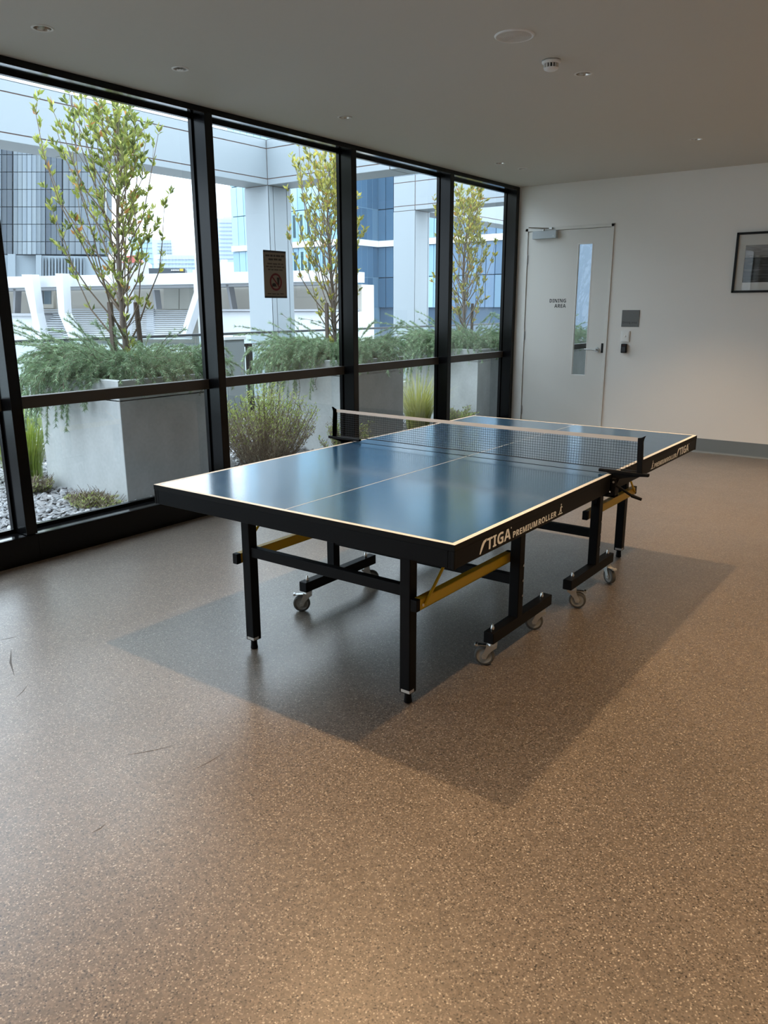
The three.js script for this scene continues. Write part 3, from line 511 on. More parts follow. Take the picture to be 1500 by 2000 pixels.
function columnTree(name, label, [x, y, z], top, seed, bias, tones) {
  const t = thing(name, label, 'tree', [x, y, z], 0, 'slender trees in the planters'), r = rng(seed), Ht = top - y;
  const trunkPts = []; for (let i = 0; i <= 14; i++) { const f = i / 14; trunkPts.push(new THREE.Vector3(0.05 * Math.sin(f * 5 + seed) * f, f * Ht * 0.96, 0.05 * Math.cos(f * 4 + seed * 2) * f)); }
  obj('trunk', tubeThrough(trunkPts, 0.027, 0.004, 9), barkM, t);
  const soup = new Soup(), m = new THREE.Matrix4(), q = new THREE.Quaternion(), q2 = new THREE.Quaternion(), twigs = [];
  const spray = (p, dir, n, size) => {
    for (let k = 0; k < n; k++) {
      const az = r() * 6.283, sp = 0.45 + 0.75 * r(), side = new THREE.Vector3(Math.cos(az), 0.15 * r(), Math.sin(az));
      const d = dir.clone().multiplyScalar(1 - 0.45 * r()).addScaledVector(side, sp * 0.75).normalize();
      q.setFromUnitVectors(UPV, d); q2.setFromAxisAngle(UPV, r() * 6.283); q.multiply(q2);
      const L = size * (0.7 + 0.6 * r());
      m.compose(p.clone().addScaledVector(dir, (r() - 0.35) * 0.06), q, new THREE.Vector3(L, L, L));
      const u = r(), b = 0.8 + 0.45 * r(), c = u < 0.045 ? tones.rust : u < 0.40 ? tones.light : u < 0.85 ? tones.mid : tones.dark;
      soup.add(leafGeo(1, 0.40, 0.09, -0.10), m, [c[0] * b, c[1] * b, c[2] * b]);
    }
  };
  const NB = 58;
  for (let i = 0; i < NB; i++) {
    const f0 = 0.10 + 0.80 * Math.pow(i / NB, 0.85), s = Math.min(13, Math.floor(f0 / 0.96 * 14)), p0 = trunkPts[s].clone().lerp(trunkPts[s + 1], 0.5); p0.y = f0 * Ht * 0.94;
    const az = i * 2.39996 + r() * 0.7, reachW = (0.20 + 0.20 * Math.sin(Math.min(1, f0 * 1.2 + 0.1) * 3.0)) * (1.0 - 0.5 * f0), rad = reachW * (0.65 + 0.6 * r()) * (1 + bias * Math.max(0, Math.cos(az - Math.PI / 2)));
    const rise = rad * (1.5 + 1.5 * r()), pts = [];
    const out = new THREE.Vector3(Math.cos(az), 0, Math.sin(az));
    for (let k = 0; k <= 5; k++) { const g = k / 5; pts.push(p0.clone().addScaledVector(out, rad * (1 - (1 - g) ** 1.5)).add(new THREE.Vector3(0.012 * Math.sin(k * 2 + i), Math.min(rise, Ht * 0.99 - p0.y) * g ** 1.15, 0.012 * Math.cos(k * 2.3 + i)))); }
    twigs.push(...tubeThrough(pts, 0.008 * (1.15 - f0 * 0.6), 0.0022, 5));
    for (let k = 2; k <= 5; k++) { const d = pts[k].clone().sub(pts[k - 1]).normalize(); spray(pts[k], d, k === 5 ? 13 : 5 + Math.floor(5 * r()), 0.055); if (k >= 3 && r() < 0.75) { const sd = d.clone().add(new THREE.Vector3(r() - 0.5, 0.25 * r(), r() - 0.5).multiplyScalar(1.3)).normalize(), e = pts[k].clone().addScaledVector(sd, 0.07 + 0.09 * r()); twigs.push(rod(pts[k].toArray(), e.toArray(), 0.0025, 4, 0.0015)); spray(e, sd, 8, 0.056); } }
  }
  spray(trunkPts[14], UPV, 20, 0.06); spray(trunkPts[13], UPV, 18, 0.06); spray(trunkPts[12], UPV, 14, 0.06);
  for (let k = 0; k < 16; k++) { const a = r() * 6.28, d = 0.08 + 0.17 * r(), h0 = 0.18 + 0.75 * r(), e = new THREE.Vector3(Math.cos(a) * d, h0, Math.sin(a) * d); twigs.push(rod([0.01 * Math.cos(a), h0 - 0.16, 0.01 * Math.sin(a)], e.toArray(), 0.0035, 4, 0.0015)); spray(e, UPV, 12, 0.05); }
  obj('branches', twigs, twigM, t);
  const fo = obj('foliage', soup.build(), leafM, t); fo.userData.kind = 'stuff';
}
const tonesA = { light: [0.42, 0.44, 0.10], mid: [0.27, 0.32, 0.07], dark: [0.12, 0.16, 0.04], rust: [0.50, 0.23, 0.07] };
const tonesB = { light: [0.52, 0.47, 0.10], mid: [0.35, 0.35, 0.08], dark: [0.18, 0.20, 0.07], rust: [0.55, 0.30, 0.08] };
columnTree('planter_tree', 'green slender tree with rust-tipped leaves in the first planter', [-1.2, 0.88, -3.55], 3.08, 3, 0.55, tonesA);
columnTree('planter_tree', 'yellow-green slender tree in the second planter behind the notice', [-1.2, 0.88, -6.2], 3.10, 8, 0.35, tonesB);
columnTree('planter_tree', 'yellowish slender tree in the third planter near the back wall', [-1.2, 0.88, -8.95], 3.06, 15, 0.2, tonesB);
columnTree('planter_tree', 'slender tree in the fourth planter outside the dining room', [-1.2, 0.88, -11.5], 3.06, 23, 0.2, tonesB);
// stakes beside the trees
[[-3.40, -3.66], [-6.05, -6.34], [-9.10], [-11.35]].forEach((zs, i) => zs.forEach((z, k) => {
  const g = merge([rbx(-0.017, 0, -0.017, 0.017, 0.66, 0.017, 0.004), new THREE.ConeGeometry(0.02, 0.06, 8).rotateX(Math.PI).translate(0, -0.02, 0)]);
  const s = obj('tree_stake', g, stakeM); s.position.set(-1.17 + 0.02 * k, 0.885, z); s.rotation.set(0.02 * (k ? 1 : -1), 0.3 + k, 0.015);
  tag(s, 'square wooden stake in the ' + PL[i][1] + ' planter, on the side ' + (i > 1 ? 'of the tree near its trunk' : k ? 'away from the grass clump' : 'towards the bright grass clump'), 'stake', 'stakes in the planters');
}));
// trailing rosemary over the rims
const needleGeo = (() => { const s = new Soup(), m = new THREE.Matrix4(), q = new THREE.Quaternion(), r = rng(4); for (let k = 0; k < 7; k++) { const a = k * 2.4, d = new THREE.Vector3(Math.cos(a) * 0.8, 0.65 + 0.2 * r(), Math.sin(a) * 0.8).normalize(); q.setFromUnitVectors(UPV, d); const L = 0.022 * (0.8 + 0.5 * r()); m.compose(new THREE.Vector3(0, k * 0.0022, 0), q, new THREE.Vector3(L, L, L)); s.add({ pts: [[-0.075, 0, 0], [0.075, 0, 0], [0, 1, 0.03]], tri: [[0, 1, 2]] }, m, [1, 1, 1]); } const g = s.build(); g.deleteAttribute('color'); return g; })();
function rosemary(label, [x, y, z], seed, stems, spill) {
  const t = thing('trailing_rosemary', label, 'shrub', [x, y, z], 0, 'trailing shrubs in the planters'), r = rng(seed), spots = [], twigs = [];
  for (let i = 0; i < stems; i++) {
    const az = r() * 6.283, d0 = 0.42 * Math.sqrt(r()), p = new THREE.Vector3(Math.cos(az) * d0 * 1.1, 0, Math.sin(az) * d0 * 1.05);
    let dirAz = az + (r() - 0.5) * 1.4; const toSpill = r() < spill; if (toSpill) dirAz = Math.PI * (0.58 + 0.42 * r());
    const long = toSpill ? 0.52 + 0.48 * r() : 0.30 + 0.34 * r(), n = Math.round(long / 0.024);
    let el = 1.25 - 0.6 * r() - (toSpill ? 0.25 : 0.05); const drop = (toSpill ? 1.25 : 0.85) * (1.9 + 1.4 * r()) / n, pts = [p.clone()]; const upright = r() < 0.08;
    for (let k = 0; k < n; k++) {
      el -= upright ? 0.02 : drop * (0.35 + 1.3 * k / n); el = Math.max(el, -1.45);
      dirAz += (r() - 0.5) * 0.16;
      const d = new THREE.Vector3(Math.cos(el) * Math.cos(dirAz), Math.sin(el), Math.cos(el) * Math.sin(dirAz));
      p.addScaledVector(d, 0.024); if (p.y < 0.045 && Math.abs(p.x) < 0.56 && Math.abs(p.z) < 0.53) { p.y = 0.045; el = Math.max(el, -0.05); }
      pts.push(p.clone());
      const bare = r() < 0.12; if (!bare) for (let w = 0; w < 2; w++) spots.push([p.clone().add(new THREE.Vector3(r() - 0.5, r() - 0.5, r() - 0.5).multiplyScalar(0.012)), d.clone(), r()]);
    }
    if (pts.length > 2) for (let k = 0; k + 2 < pts.length; k += 2) twigs.push(rod(pts[k].toArray(), pts[k + 2].toArray(), 0.0024, 3, 0.002));
  }
  obj('stems', twigs, twigM, t);
  const im = new THREE.InstancedMesh(needleGeo, needleM, spots.length), m = new THREE.Matrix4(), q = new THREE.Quaternion(), q2 = new THREE.Quaternion(), c = new THREE.Color();
  spots.forEach(([p, d, u], i) => { q.setFromUnitVectors(UPV, d); q2.setFromAxisAngle(UPV, u * 40); q.multiply(q2); const s = 0.95 + 0.7 * ((u * 7.3) % 1); m.compose(p, q, new THREE.Vector3(s, s, s)); im.setMatrixAt(i, m); const b = 0.75 + 0.5 * ((u * 13.7) % 1), pale = (u * 29.1) % 1; im.setColorAt(i, c.setRGB((0.165 + 0.13 * pale) * b, (0.265 + 0.13 * pale) * b, (0.145 + 0.075 * pale) * b)); });
  im.name = 'foliage'; im.castShadow = im.receiveShadow = true; im.userData.kind = 'stuff'; t.add(im);
}
rosemary('wide grey-green trailing shrub spilling over the first planter', [-1.2, 0.93, -3.565], 31, 620, 0.44);
rosemary('grey-green trailing shrub with hanging strands on the second planter', [-1.2, 0.93, -6.215], 32, 560, 0.38);
rosemary('grey-green trailing shrub on the third planter near the back wall', [-1.2, 0.93, -8.895], 33, 520, 0.32);
rosemary('trailing shrub on the fourth planter outside the dining room', [-1.2, 0.93, -11.565], 34, 300, 0.30);
// hanging strands: bare stems with small leaves down the planter faces
[[-1.45, -5.66, 0.36], [-1.22, -5.66, 0.50], [-0.98, -5.66, 0.30], [-1.62, -5.64, 0.42], [-1.28, -3.01, 0.22], [-1.46, -3.01, 0.16], [-0.62, -3.78, 0.17]].forEach(([x, z, len], i) => {
  const r = rng(200 + i), pts = [], soup = new Soup(), m = new THREE.Matrix4(), q = new THREE.Quaternion();
  for (let k = 0; k <= 12; k++) pts.push(new THREE.Vector3(0.012 * Math.sin(k * 0.9 + i), -len * k / 12, 0.02 + 0.008 * Math.cos(k * 0.7)));
  for (let k = 1; k <= 12; k++) for (let w = 0; w < 4; w++) { const a = r() * 6.28; q.setFromUnitVectors(UPV, new THREE.Vector3(Math.cos(a), -0.7, Math.abs(Math.sin(a))).normalize()); const L = 0.016 + 0.008 * r(); m.compose(pts[k], q, new THREE.Vector3(L, L, L)); const b = 0.8 + 0.4 * r(); soup.add(leafGeo(1, 0.3, 0.05, 0), m, [0.10 * b, 0.135 * b, 0.09 * b]); }
  const t = thing('hanging_strand', ['mid-length dark strand hanging left of the longest on the second planter', 'longest dark strand hanging down the second planter', 'dark strand hanging beside the window mullion on the second planter', 'leafy strand hanging at the outer edge of the second planter', 'longer of two strands hanging on the grass side of first planter', 'shorter of two strands hanging on the grass side of first planter', 'lone strand hanging down the window side of the first planter'][i], 'strand', [x, PTOP + 0.01, z], i === 6 ? Math.PI / 2 : 0, i < 4 ? 'strands on the second planter' : 'strands on the first planter');
  obj('stem', tubeThrough(pts, 0.0035, 0.002, 5), twigM, t); const f = obj('leaves', soup.build(), leafM, t); f.userData.kind = 'stuff';
});
// ornamental grasses
function grassClump(label, [x, z], h, spread, n, seed, tone) {
  const t = thing('ornamental_grass', label, 'grass clump', [x, GROUND - 0.02, z], 0, 'ornamental grasses in the gravel'), r = rng(seed), s = new Soup(), I = new THREE.Matrix4();
  for (let i = 0; i < n; i++) {
    const az = r() * 6.283, b0 = 0.15 * Math.sqrt(r()), L = h * (0.6 + 0.5 * r()), bend = spread * (0.2 + 0.9 * r()), wd = 0.0035 + 0.002 * r(), ca = (x < PX0 && x + Math.cos(az) * (b0 + bend) > PX0 - 0.03 ? -1 : 1) * Math.cos(az), sa = Math.sin(az), pts = [], tri = [], K = 6;
    for (let k = 0; k <= K; k++) { const f = k / K, o = b0 + bend * f * f, yy = L * (f - 0.30 * f * f * (bend / spread)), w = wd * (1 - f * 0.92), px = ca * o, pz = sa * o; pts.push([px - sa * w, yy, pz + ca * w], [px + sa * w, yy, pz - ca * w]); if (k) { const q = 2 * k; tri.push([q - 2, q - 1, q], [q - 1, q + 1, q]); } }
    const b = 0.75 + 0.5 * r(), pale = r(); s.add({ pts, tri }, I, [(tone[0] + 0.12 * pale) * b, (tone[1] + 0.08 * pale) * b, tone[2] * b]);
  }
  const f = obj('blades', s.build(), leafM, t); f.userData.kind = 'stuff';
}
grassClump('bright green ornamental grass left of the first planter', [-2.10, -3.04], 0.88, 0.42, 760, 51, [0.26, 0.36, 0.06]);
grassClump('second bright green grass clump farther from the first planter', [-2.50, -2.22], 0.86, 0.42, 620, 52, [0.27, 0.35, 0.06]);
grassClump('pale yellow-green grass clump between second and third planter', [-1.05, -7.62], 0.78, 0.46, 620, 53, [0.38, 0.40, 0.12]);
// twiggy shrub between first and second planter
function twiggyShrub(name, label, [x, z], h, rx, rz, stems, seed, green, group) {
  const t = thing(name, label, 'shrub', [x, GROUND - 0.02, z], 0, group), r = rng(seed), tw = [], s = new Soup(), m = new THREE.Matrix4(), q = new THREE.Quaternion();
  for (let i = 0; i < stems; i++) {
    const az = r() * 6.283, d = Math.sqrt(r()), bxp = Math.cos(az) * d, bz = Math.sin(az) * d, L = h * (0.55 + 0.5 * r()) * (1 - 0.35 * d * d), pts = [];
    for (let k = 0; k <= 6; k++) { const f = k / 6; pts.push(new THREE.Vector3(bxp * rx * (0.45 + 0.6 * f) + 0.02 * Math.sin(k * 2 + i), L * f, bz * rz * (0.45 + 0.6 * f) + 0.02 * Math.cos(k * 1.7 + i))); }
    tw.push(...tubeThrough(pts, 0.0042, 0.0018, 4));
    for (let k = 1; k < 6; k++) { const a = r() * 6.28, e = pts[k].clone().add(new THREE.Vector3(Math.cos(a) * 0.05, 0.05 + 0.03 * r(), Math.sin(a) * 0.05)); tw.push(rod(pts[k].toArray(), e.toArray(), 0.002, 3, 0.0014)); }
    for (let k = 0; k < 52; k++) {
      const f = Math.pow(r(), 0.7), j = Math.min(5, Math.floor(f * 6)), p = pts[j].clone().lerp(pts[j + 1], (f * 6) % 1), a = r() * 6.28; p.x += (r() - 0.5) * 0.05; p.z += (r() - 0.5) * 0.05;
      q.setFromUnitVectors(UPV, new THREE.Vector3(Math.cos(a) * 0.8, 0.7, Math.sin(a) * 0.8).normalize()); const Lf = 0.022 + 0.016 * r(); m.compose(p, q, new THREE.Vector3(Lf, Lf, Lf));
      const young = r() < green(p.y / h), b = 0.75 + 0.5 * r(); s.add(leafGeo(1, 0.32, 0.06, 0), m, young ? [0.38 * b, 0.46 * b, 0.10 * b] : [0.27 * b, 0.23 * b, 0.15 * b]);
    }
  }
  obj('stems', tw, twigM, t); const f = obj('leaves', s.build(), leafM, t); f.userData.kind = 'stuff';
}
twiggyShrub('gravel_shrub', 'bushy brown and green shrub between the first and second planter', [-0.95, -4.85], 0.80, 0.50, 0.52, 190, 61, (f) => (f - 0.22) * 1.6, 'shrubs growing in the gravel');
twiggyShrub('gravel_shrub', 'low loose shrub in front of the second planter', [-0.42, -5.45], 0.46, 0.20, 0.36, 44, 62, (f) => 0.45, 'shrubs growing in the gravel');
twiggyShrub('gravel_shrub', 'low weedy shrub in front of the third planter', [-0.75, -8.05], 0.28, 0.30, 0.26, 50, 63, (f) => 0.6, 'shrubs growing in the gravel');
twiggyShrub('ground_cover', 'dry low ground-cover plant beside the first planter corner', [-0.80, -2.85], 0.10, 0.30, 0.16, 60, 64, (f) => 0.35, 'dry plants in the gravel');
twiggyShrub('ground_cover', 'dry low ground-cover plant between the grass and first planter', [-1.62, -2.86], 0.12, 0.16, 0.14, 44, 65, (f) => 0.35, 'dry plants in the gravel');

// ---------------------------------------------------------------- balustrade at the terrace edge
{
  const b = thing('glass_balustrade', 'clear glass balustrade with a dark top rail at the terrace edge', 'balustrade', [-4.3, GROUND - 0.03, 0]);
  const z0 = -17.4, z1 = 3.6, len = 1.5;
  obj('top_rail', rbx(-0.025, 1.095, z0, 0.025, 1.13, z1, 0.006), std(lin(0.06, 0.065, 0.07), 0.4, { metalness: 0.6 }), b);
  obj('base_channel', rbx(-0.05, 0, z0, 0.05, 0.10, z1, 0.004), std(lin(0.30, 0.31, 0.32), 0.5), b);
  const g = new THREE.PlaneGeometry(len - 0.015, 1.0).rotateY(Math.PI / 2), gm = phys(lin(0.84, 0.92, 0.91), 0.0, { transmission: 1, thickness: 0, ior: 1.5 });
  for (let z = z0 + len / 2; z < z1; z += len) obj('glass_panel', g, gm, b).position.set(0, 0.60, z);
}
// ---------------------------------------------------------------- clad portal frames over the terrace
{
  const coreM = std(lin(0.20, 0.13, 0.105), 0.8), panelM = std(lin(0.30, 0.345, 0.375), 0.34), soffitM = std(lin(0.30, 0.335, 0.345), 0.5);
  const X = -5.0, W = 0.53, Y0 = 3.38, Y1 = 4.04, G = 0.009, PR = 0.012;
  const strips = [[Y0 + 0.004, 3.463], [3.477, 3.906], [3.920, Y1]];
  const beamZ = (t, za, zb, joints) => {   // runs along z; face towards the windows at x = X
    obj('beam_core', bx(X - W + PR, Y0 + PR, za, X - PR, Y1 - 0.004, zb), coreM, t);
    const cuts = [za, ...joints, zb];
    for (let k = 0; k + 1 < cuts.length; k++) {
      for (const [a, b] of strips) { obj('cladding_panel', bx(X - PR - 0.002, a, cuts[k] + G, X, b, cuts[k + 1] - G), panelM, t); obj('cladding_panel', bx(X - W, a, cuts[k] + G, X - W + PR + 0.002, b, cuts[k + 1] - G), panelM, t); }
      obj('soffit_panel', bx(X - W + 0.004, Y0, cuts[k] + G, X - 0.004, Y0 + PR + 0.002, cuts[k + 1] - G), soffitM, t); obj('top_panel', bx(X - W, Y1 - 0.005, cuts[k] + G, X, Y1 + 0.006, cuts[k + 1] - G), panelM, t);
    }
  };
  const beamX = (t, z, xa, xb, joints) => {   // runs along x; face towards +z at z
    obj('beam_core', bx(xa, Y0 + PR, z - W + PR, xb, Y1 - 0.004, z - PR), coreM, t);
    const cuts = [xa, ...joints, xb];
    for (let k = 0; k + 1 < cuts.length; k++) {
      for (const [a, b] of strips) { obj('cladding_panel', bx(cuts[k] + G, a, z - PR - 0.002, cuts[k + 1] - G, b, z), panelM, t); obj('cladding_panel', bx(cuts[k] + G, a, z - W, cuts[k + 1] - G, b, z - W + PR + 0.002), panelM, t); }
      obj('soffit_panel', bx(cuts[k] + G, Y0, z - W + 0.004, cuts[k + 1] - G, Y0 + PR + 0.002, z - 0.004), soffitM, t); obj('top_panel', bx(cuts[k] + G, Y1 - 0.005, z - W, cuts[k + 1] - G, Y1 + 0.006, z), panelM, t);
    }
  };
  const column = (t, z, split) => {
    obj('column_core', bx(X - W + PR, -0.38, z - W + PR, X - PR, Y0 + 0.02, z - PR), coreM, t);
    for (const [a, b] of [[-0.38, 0.9], [0.9, Y0 - 0.004]]) {
      obj('column_panel', bx(X - W, a + G, z - PR - 0.002, X, b - G / 2, z), panelM, t);
      const cuts = split ? [z - 0.002, z - 0.125, z - 0.435, z - W] : [z - 0.002, z - W + 0.04, z - W];
      for (let k = 0; k + 1 < cuts.length; k++) obj('column_panel', bx(X - PR - 0.002, a + G, cuts[k + 1] + (k + 2 < cuts.length ? G * 1.6 : 0), X, b - G / 2, cuts[k]), panelM, t);
      obj('column_panel', bx(X - W, a + G, z - W, X - W + PR, b - G / 2, z - 0.002), panelM, t);
    }
  };
  const a = thing('portal_frame', 'pale clad portal frame with the corner column behind the notice', 'portal frame', [0, 0, 0], 0, 'portal frames over the terrace');
  beamZ(a, -9.15, 6, [-5.78, -2.41, 0.96, 4.33]); beamX(a, -9.15, X - W, -0.34, [X, -2.6]); column(a, -9.15, true);
  const b = thing('portal_frame', 'pale clad portal frame farther back near the third planter', 'portal frame', [0, 0, 0], 0, 'portal frames over the terrace');
  beamX(b, -13.3, X - W, -0.34, [X, -2.6]); column(b, -13.3, false); beamZ(b, -23, -13.83, [-18.4]);
}
// ---------------------------------------------------------------- cabinet and post by the balustrade
{
  const c = thing('utility_cabinet', 'grey metal utility cabinet with a pale lid beside the balustrade', 'cabinet', [-3.75, GROUND - 0.03, -6.96]);
  obj('body', rbx(-0.17, 0, -0.175, 0.17, 1.06, 0.175, 0.006), std(lin(0.16, 0.185, 0.19), 0.5), c);
  obj('lid', rbx(-0.19, 1.06, -0.195, 0.19, 1.105, 0.195, 0.006), std(lin(0.55, 0.57, 0.57), 0.5), c);
  const d = obj('door', rbx(0.168, 0.05, -0.16, 0.178, 1.02, 0.16, 0.003), std(lin(0.17, 0.195, 0.20), 0.5), c);
  obj('handle', rbx(0.177, 0.5, 0.11, 0.192, 0.62, 0.125, 0.003), M.black, d);
  const p = thing('gate_post', 'black steel post with two brackets beside the utility cabinet', 'post', [-3.65, GROUND - 0.03, -7.27]);
  obj('shaft', rbx(-0.03, 0, -0.05, 0.03, 1.0, 0.03, 0.004), M.black, p);
  obj('bracket', rbx(-0.02, 0.96, -0.01, 0.02, 1.0, 0.10, 0.004), M.black, p); obj('bracket', rbx(-0.02, 0.84, -0.01, 0.02, 0.88, 0.08, 0.004), M.black, p);
}
// ---------------------------------------------------------------- the city beyond
struct('street_ground', bx(-420, -31, -420, 60, -30, 120), std(lin(0.25, 0.25, 0.25), 0.9), 'street level far below the terrace', 'ground');
// a vertical facade plane, set out from photo directions; local x along the facade, y up, z towards the room
class Facade {
  constructor(px, dist, turnDeg) {   // through the point at that distance in the direction of pixel column px, turned so many degrees left of -z
    const d = ray(px, 600); d.y = 0; d.normalize();
    this.o = new THREE.Vector3(camera.position.x + d.x * dist, 0, camera.position.z + d.z * dist);
    const a = turnDeg * Math.PI / 180; this.dir = new THREE.Vector3(Math.sin(a), 0, Math.cos(a)).normalize();   // to the right in the picture
    this.turn = Math.atan2(-this.dir.z, this.dir.x);
    this.n = new THREE.Vector3(-this.dir.z, 0, this.dir.x);
  }
  at(px, py, off = 0) {
    const d = ray(px, py), o = this.o.clone().addScaledVector(this.n, off), t = o.clone().sub(camera.position).dot(this.n) / d.dot(this.n), p = camera.position.clone().addScaledVector(d, t);
    return new THREE.Vector2(p.clone().sub(this.o).dot(this.dir), p.y);
  }
  slab(corners, z0, z1) {   // a slab with those corner pixels on its front face
    const s = new THREE.Shape(corners.map(([x, y]) => this.at(x, y, z1)));
    return new THREE.ExtrudeGeometry(s, { depth: z1 - z0, bevelEnabled: false }).translate(0, 0, z0);
  }
  rect(x0, y0, x1, y1, z0, z1) { return this.slab([[x0, y0], [x0, y1], [x1, y1], [x1, y0]], z0, z1); }
  thing(name, label, category, group) { return thing(name, label, category, [this.o.x, 0, this.o.z], this.turn, group); }
}
{
  // low white building across the way
  const F = new Facade(250, 42, 99.5), t = F.thing('white_building', 'low white building with slanted ribs and louvred slopes across the way', 'building');
  const wM = std(lin(0.46, 0.48, 0.50), 0.7), cream = std(lin(0.50, 0.48, 0.43), 0.8), grey = std(lin(0.30, 0.31, 0.33), 0.6), lv = std(lin(0.40, 0.43, 0.46), 0.6), pn = std(lin(0.42, 0.42, 0.38), 0.8);
  const y0 = -29.9, L = F.at(-260, 600).x, R = F.at(650, 600).x, roof = F.at(250, 560).y;
  obj('wall', bx(L, y0, -3.8, R, roof, -2.6), cream, t);
  obj('fascia', F.slab([[-260, 546], [-260, 568], [650, 549], [650, 527]], -2.4, 0.4), wM, t);
  obj('eave_strip', F.slab([[-260, 570], [-260, 574], [650, 556], [650, 551]], -2.5, -1.2), wM, t);
  obj('lower_wall', bx(F.at(375, 612).x, y0, -2.6, R, F.at(430, 609, -0.4).y, -0.4), wM, t);
  obj('lower_wall', bx(L, y0, -2.6, F.at(64, 612).x, F.at(40, 616, -0.4).y, -0.4), wM, t);
  obj('ledge', F.rect(-260, 612, 64, 617, -2.6, -0.2), grey, t); obj('ledge', F.rect(372, 604, 650, 608, -2.6, -0.2), grey, t);
  obj('plinth', bx(L, y0, -2.6, R, F.at(200, 672).y, 1.2), wM, t);
  // louvred slopes: thin slats one above the other, leaning outwards
  for (const [a, b, top, bot] of [[62, 124, 604, 668], [124, 300, 603, 664], [286, 372, 606, 664]]) {
    const slats = []; for (let k = 0; k < 15; k++) { const f = k / 15, yy = top + (bot - top) * f, zz = -1.9 + 3.0 * f; slats.push(F.rect(a, yy, b, yy + 2.3, zz - 0.12, zz)); }
    obj('louvre_slats', slats, lv, t).userData.kind = 'stuff';
  }
  // ribs: upright, then slanting out
  obj('rib', F.slab([[42, 536], [60, 612], [72, 672], [86, 672], [72, 612], [62, 536]], 0.85, 1.3), wM, t);
  obj('rib', F.slab([[108, 534], [114, 612], [140, 672], [156, 672], [126, 612], [122, 534]], 0.85, 1.3), wM, t);
  obj('rib', F.slab([[376, 527], [379, 570], [352, 655], [362, 655], [391, 570], [392, 527]], 0.85, 1.3), wM, t);
  obj('rib', F.slab([[232, 531], [235, 612], [230, 672], [242, 672], [247, 612], [248, 531]], 0.85, 1.3), wM, t);
  obj('strut', F.slab([[26, 556], [25, 616], [28.5, 616], [31, 556]], -1.6, -1.2), grey, t);
  obj('strut', F.slab([[440, 550], [451, 608], [455, 608], [445, 550]], -1.6, -1.2), grey, t);
  obj('strut', F.slab([[297, 566], [302, 604], [306, 604], [301, 566]], -1.6, -1.2), grey, t);
  const wf = obj('window', F.rect(64, 557, 104, 602, -2.7, -2.45), std(lin(0.60, 0.57, 0.50), 0.7), t);
  obj('pane', F.rect(71, 559, 84, 594, -2.5, -2.4), std(lin(0.10, 0.14, 0.18), 0.15), wf); obj('pane', F.rect(86, 559, 99, 594, -2.5, -2.4), std(lin(0.16, 0.22, 0.26), 0.15), wf);
  obj('door_panel', F.rect(320, 556, 349, 604, -2.7, -2.45), pn, t); obj('door_panel', F.rect(350.5, 556, 376, 604, -2.7, -2.45), pn, t);
}
{
  // dark office tower behind it
  const F = new Facade(110, 88, 146), t = F.thing('dark_office_tower', 'dark grey office tower with alternating window bays behind the white building', 'building');
  const light = std(lin(0.165, 0.205, 0.24), 0.45), lightB = std(lin(0.19, 0.23, 0.26), 0.45), dark = std(lin(0.065, 0.088, 0.115), 0.3), darkB = std(lin(0.08, 0.105, 0.13), 0.3), mid = std(lin(0.115, 0.145, 0.17), 0.4), midB = std(lin(0.135, 0.165, 0.19), 0.4), core = std(lin(0.10, 0.125, 0.15), 0.6);
  const L = F.at(-220, 600).x, R = F.at(221, 600).x, top = F.at(110, 270).y;
  obj('core', bx(L, -29.9, -18, R, top, -0.5), core, t);
  const r = rng(19), ys = [268, 302, 336, 370, 404, 438, 472, 497];
  const bay = (x0, x1, n, bow, a, b) => { for (let j = 0; j + 1 < ys.length; j++) for (let k = 0; k < n; k++) { const u0 = x0 + (x1 - x0) * k / n, u1 = x0 + (x1 - x0) * (k + 1) / n, c = Math.sin(Math.PI * (k + 0.5) / n) * bow; obj('facade_panel', F.rect(u0 + 0.35, ys[j] + 0.6, u1 - 0.35, ys[j + 1] - 0.6, c - 0.5, c), r() < 0.5 ? a : b, t); } };
  bay(-60, 2, 6, 1.6, light, lightB); bay(3, 24, 2, 0, dark, darkB); bay(26, 88, 7, 1.8, light, lightB); bay(89, 121, 3, 0, dark, darkB); bay(123, 219, 8, 0.6, mid, midB);
  obj('base_wing', bx(L, -29.9, -0.5, R, F.at(110, 499, 1.6).y, 1.0), std(lin(0.20, 0.245, 0.28), 0.6), t);
  for (let k = 0; k < 14; k++) obj('fin', F.rect(82 + k * 6.2, 503, 85 + k * 6.2, 545, 1.0, 1.5), k % 2 ? mid : light, t);
  obj('pilaster', F.rect(15, 496, 30, 545, 1.0, 1.7), lightB, t); obj('pilaster', F.rect(70, 498, 81, 545, 1.0, 1.7), lightB, t);
}
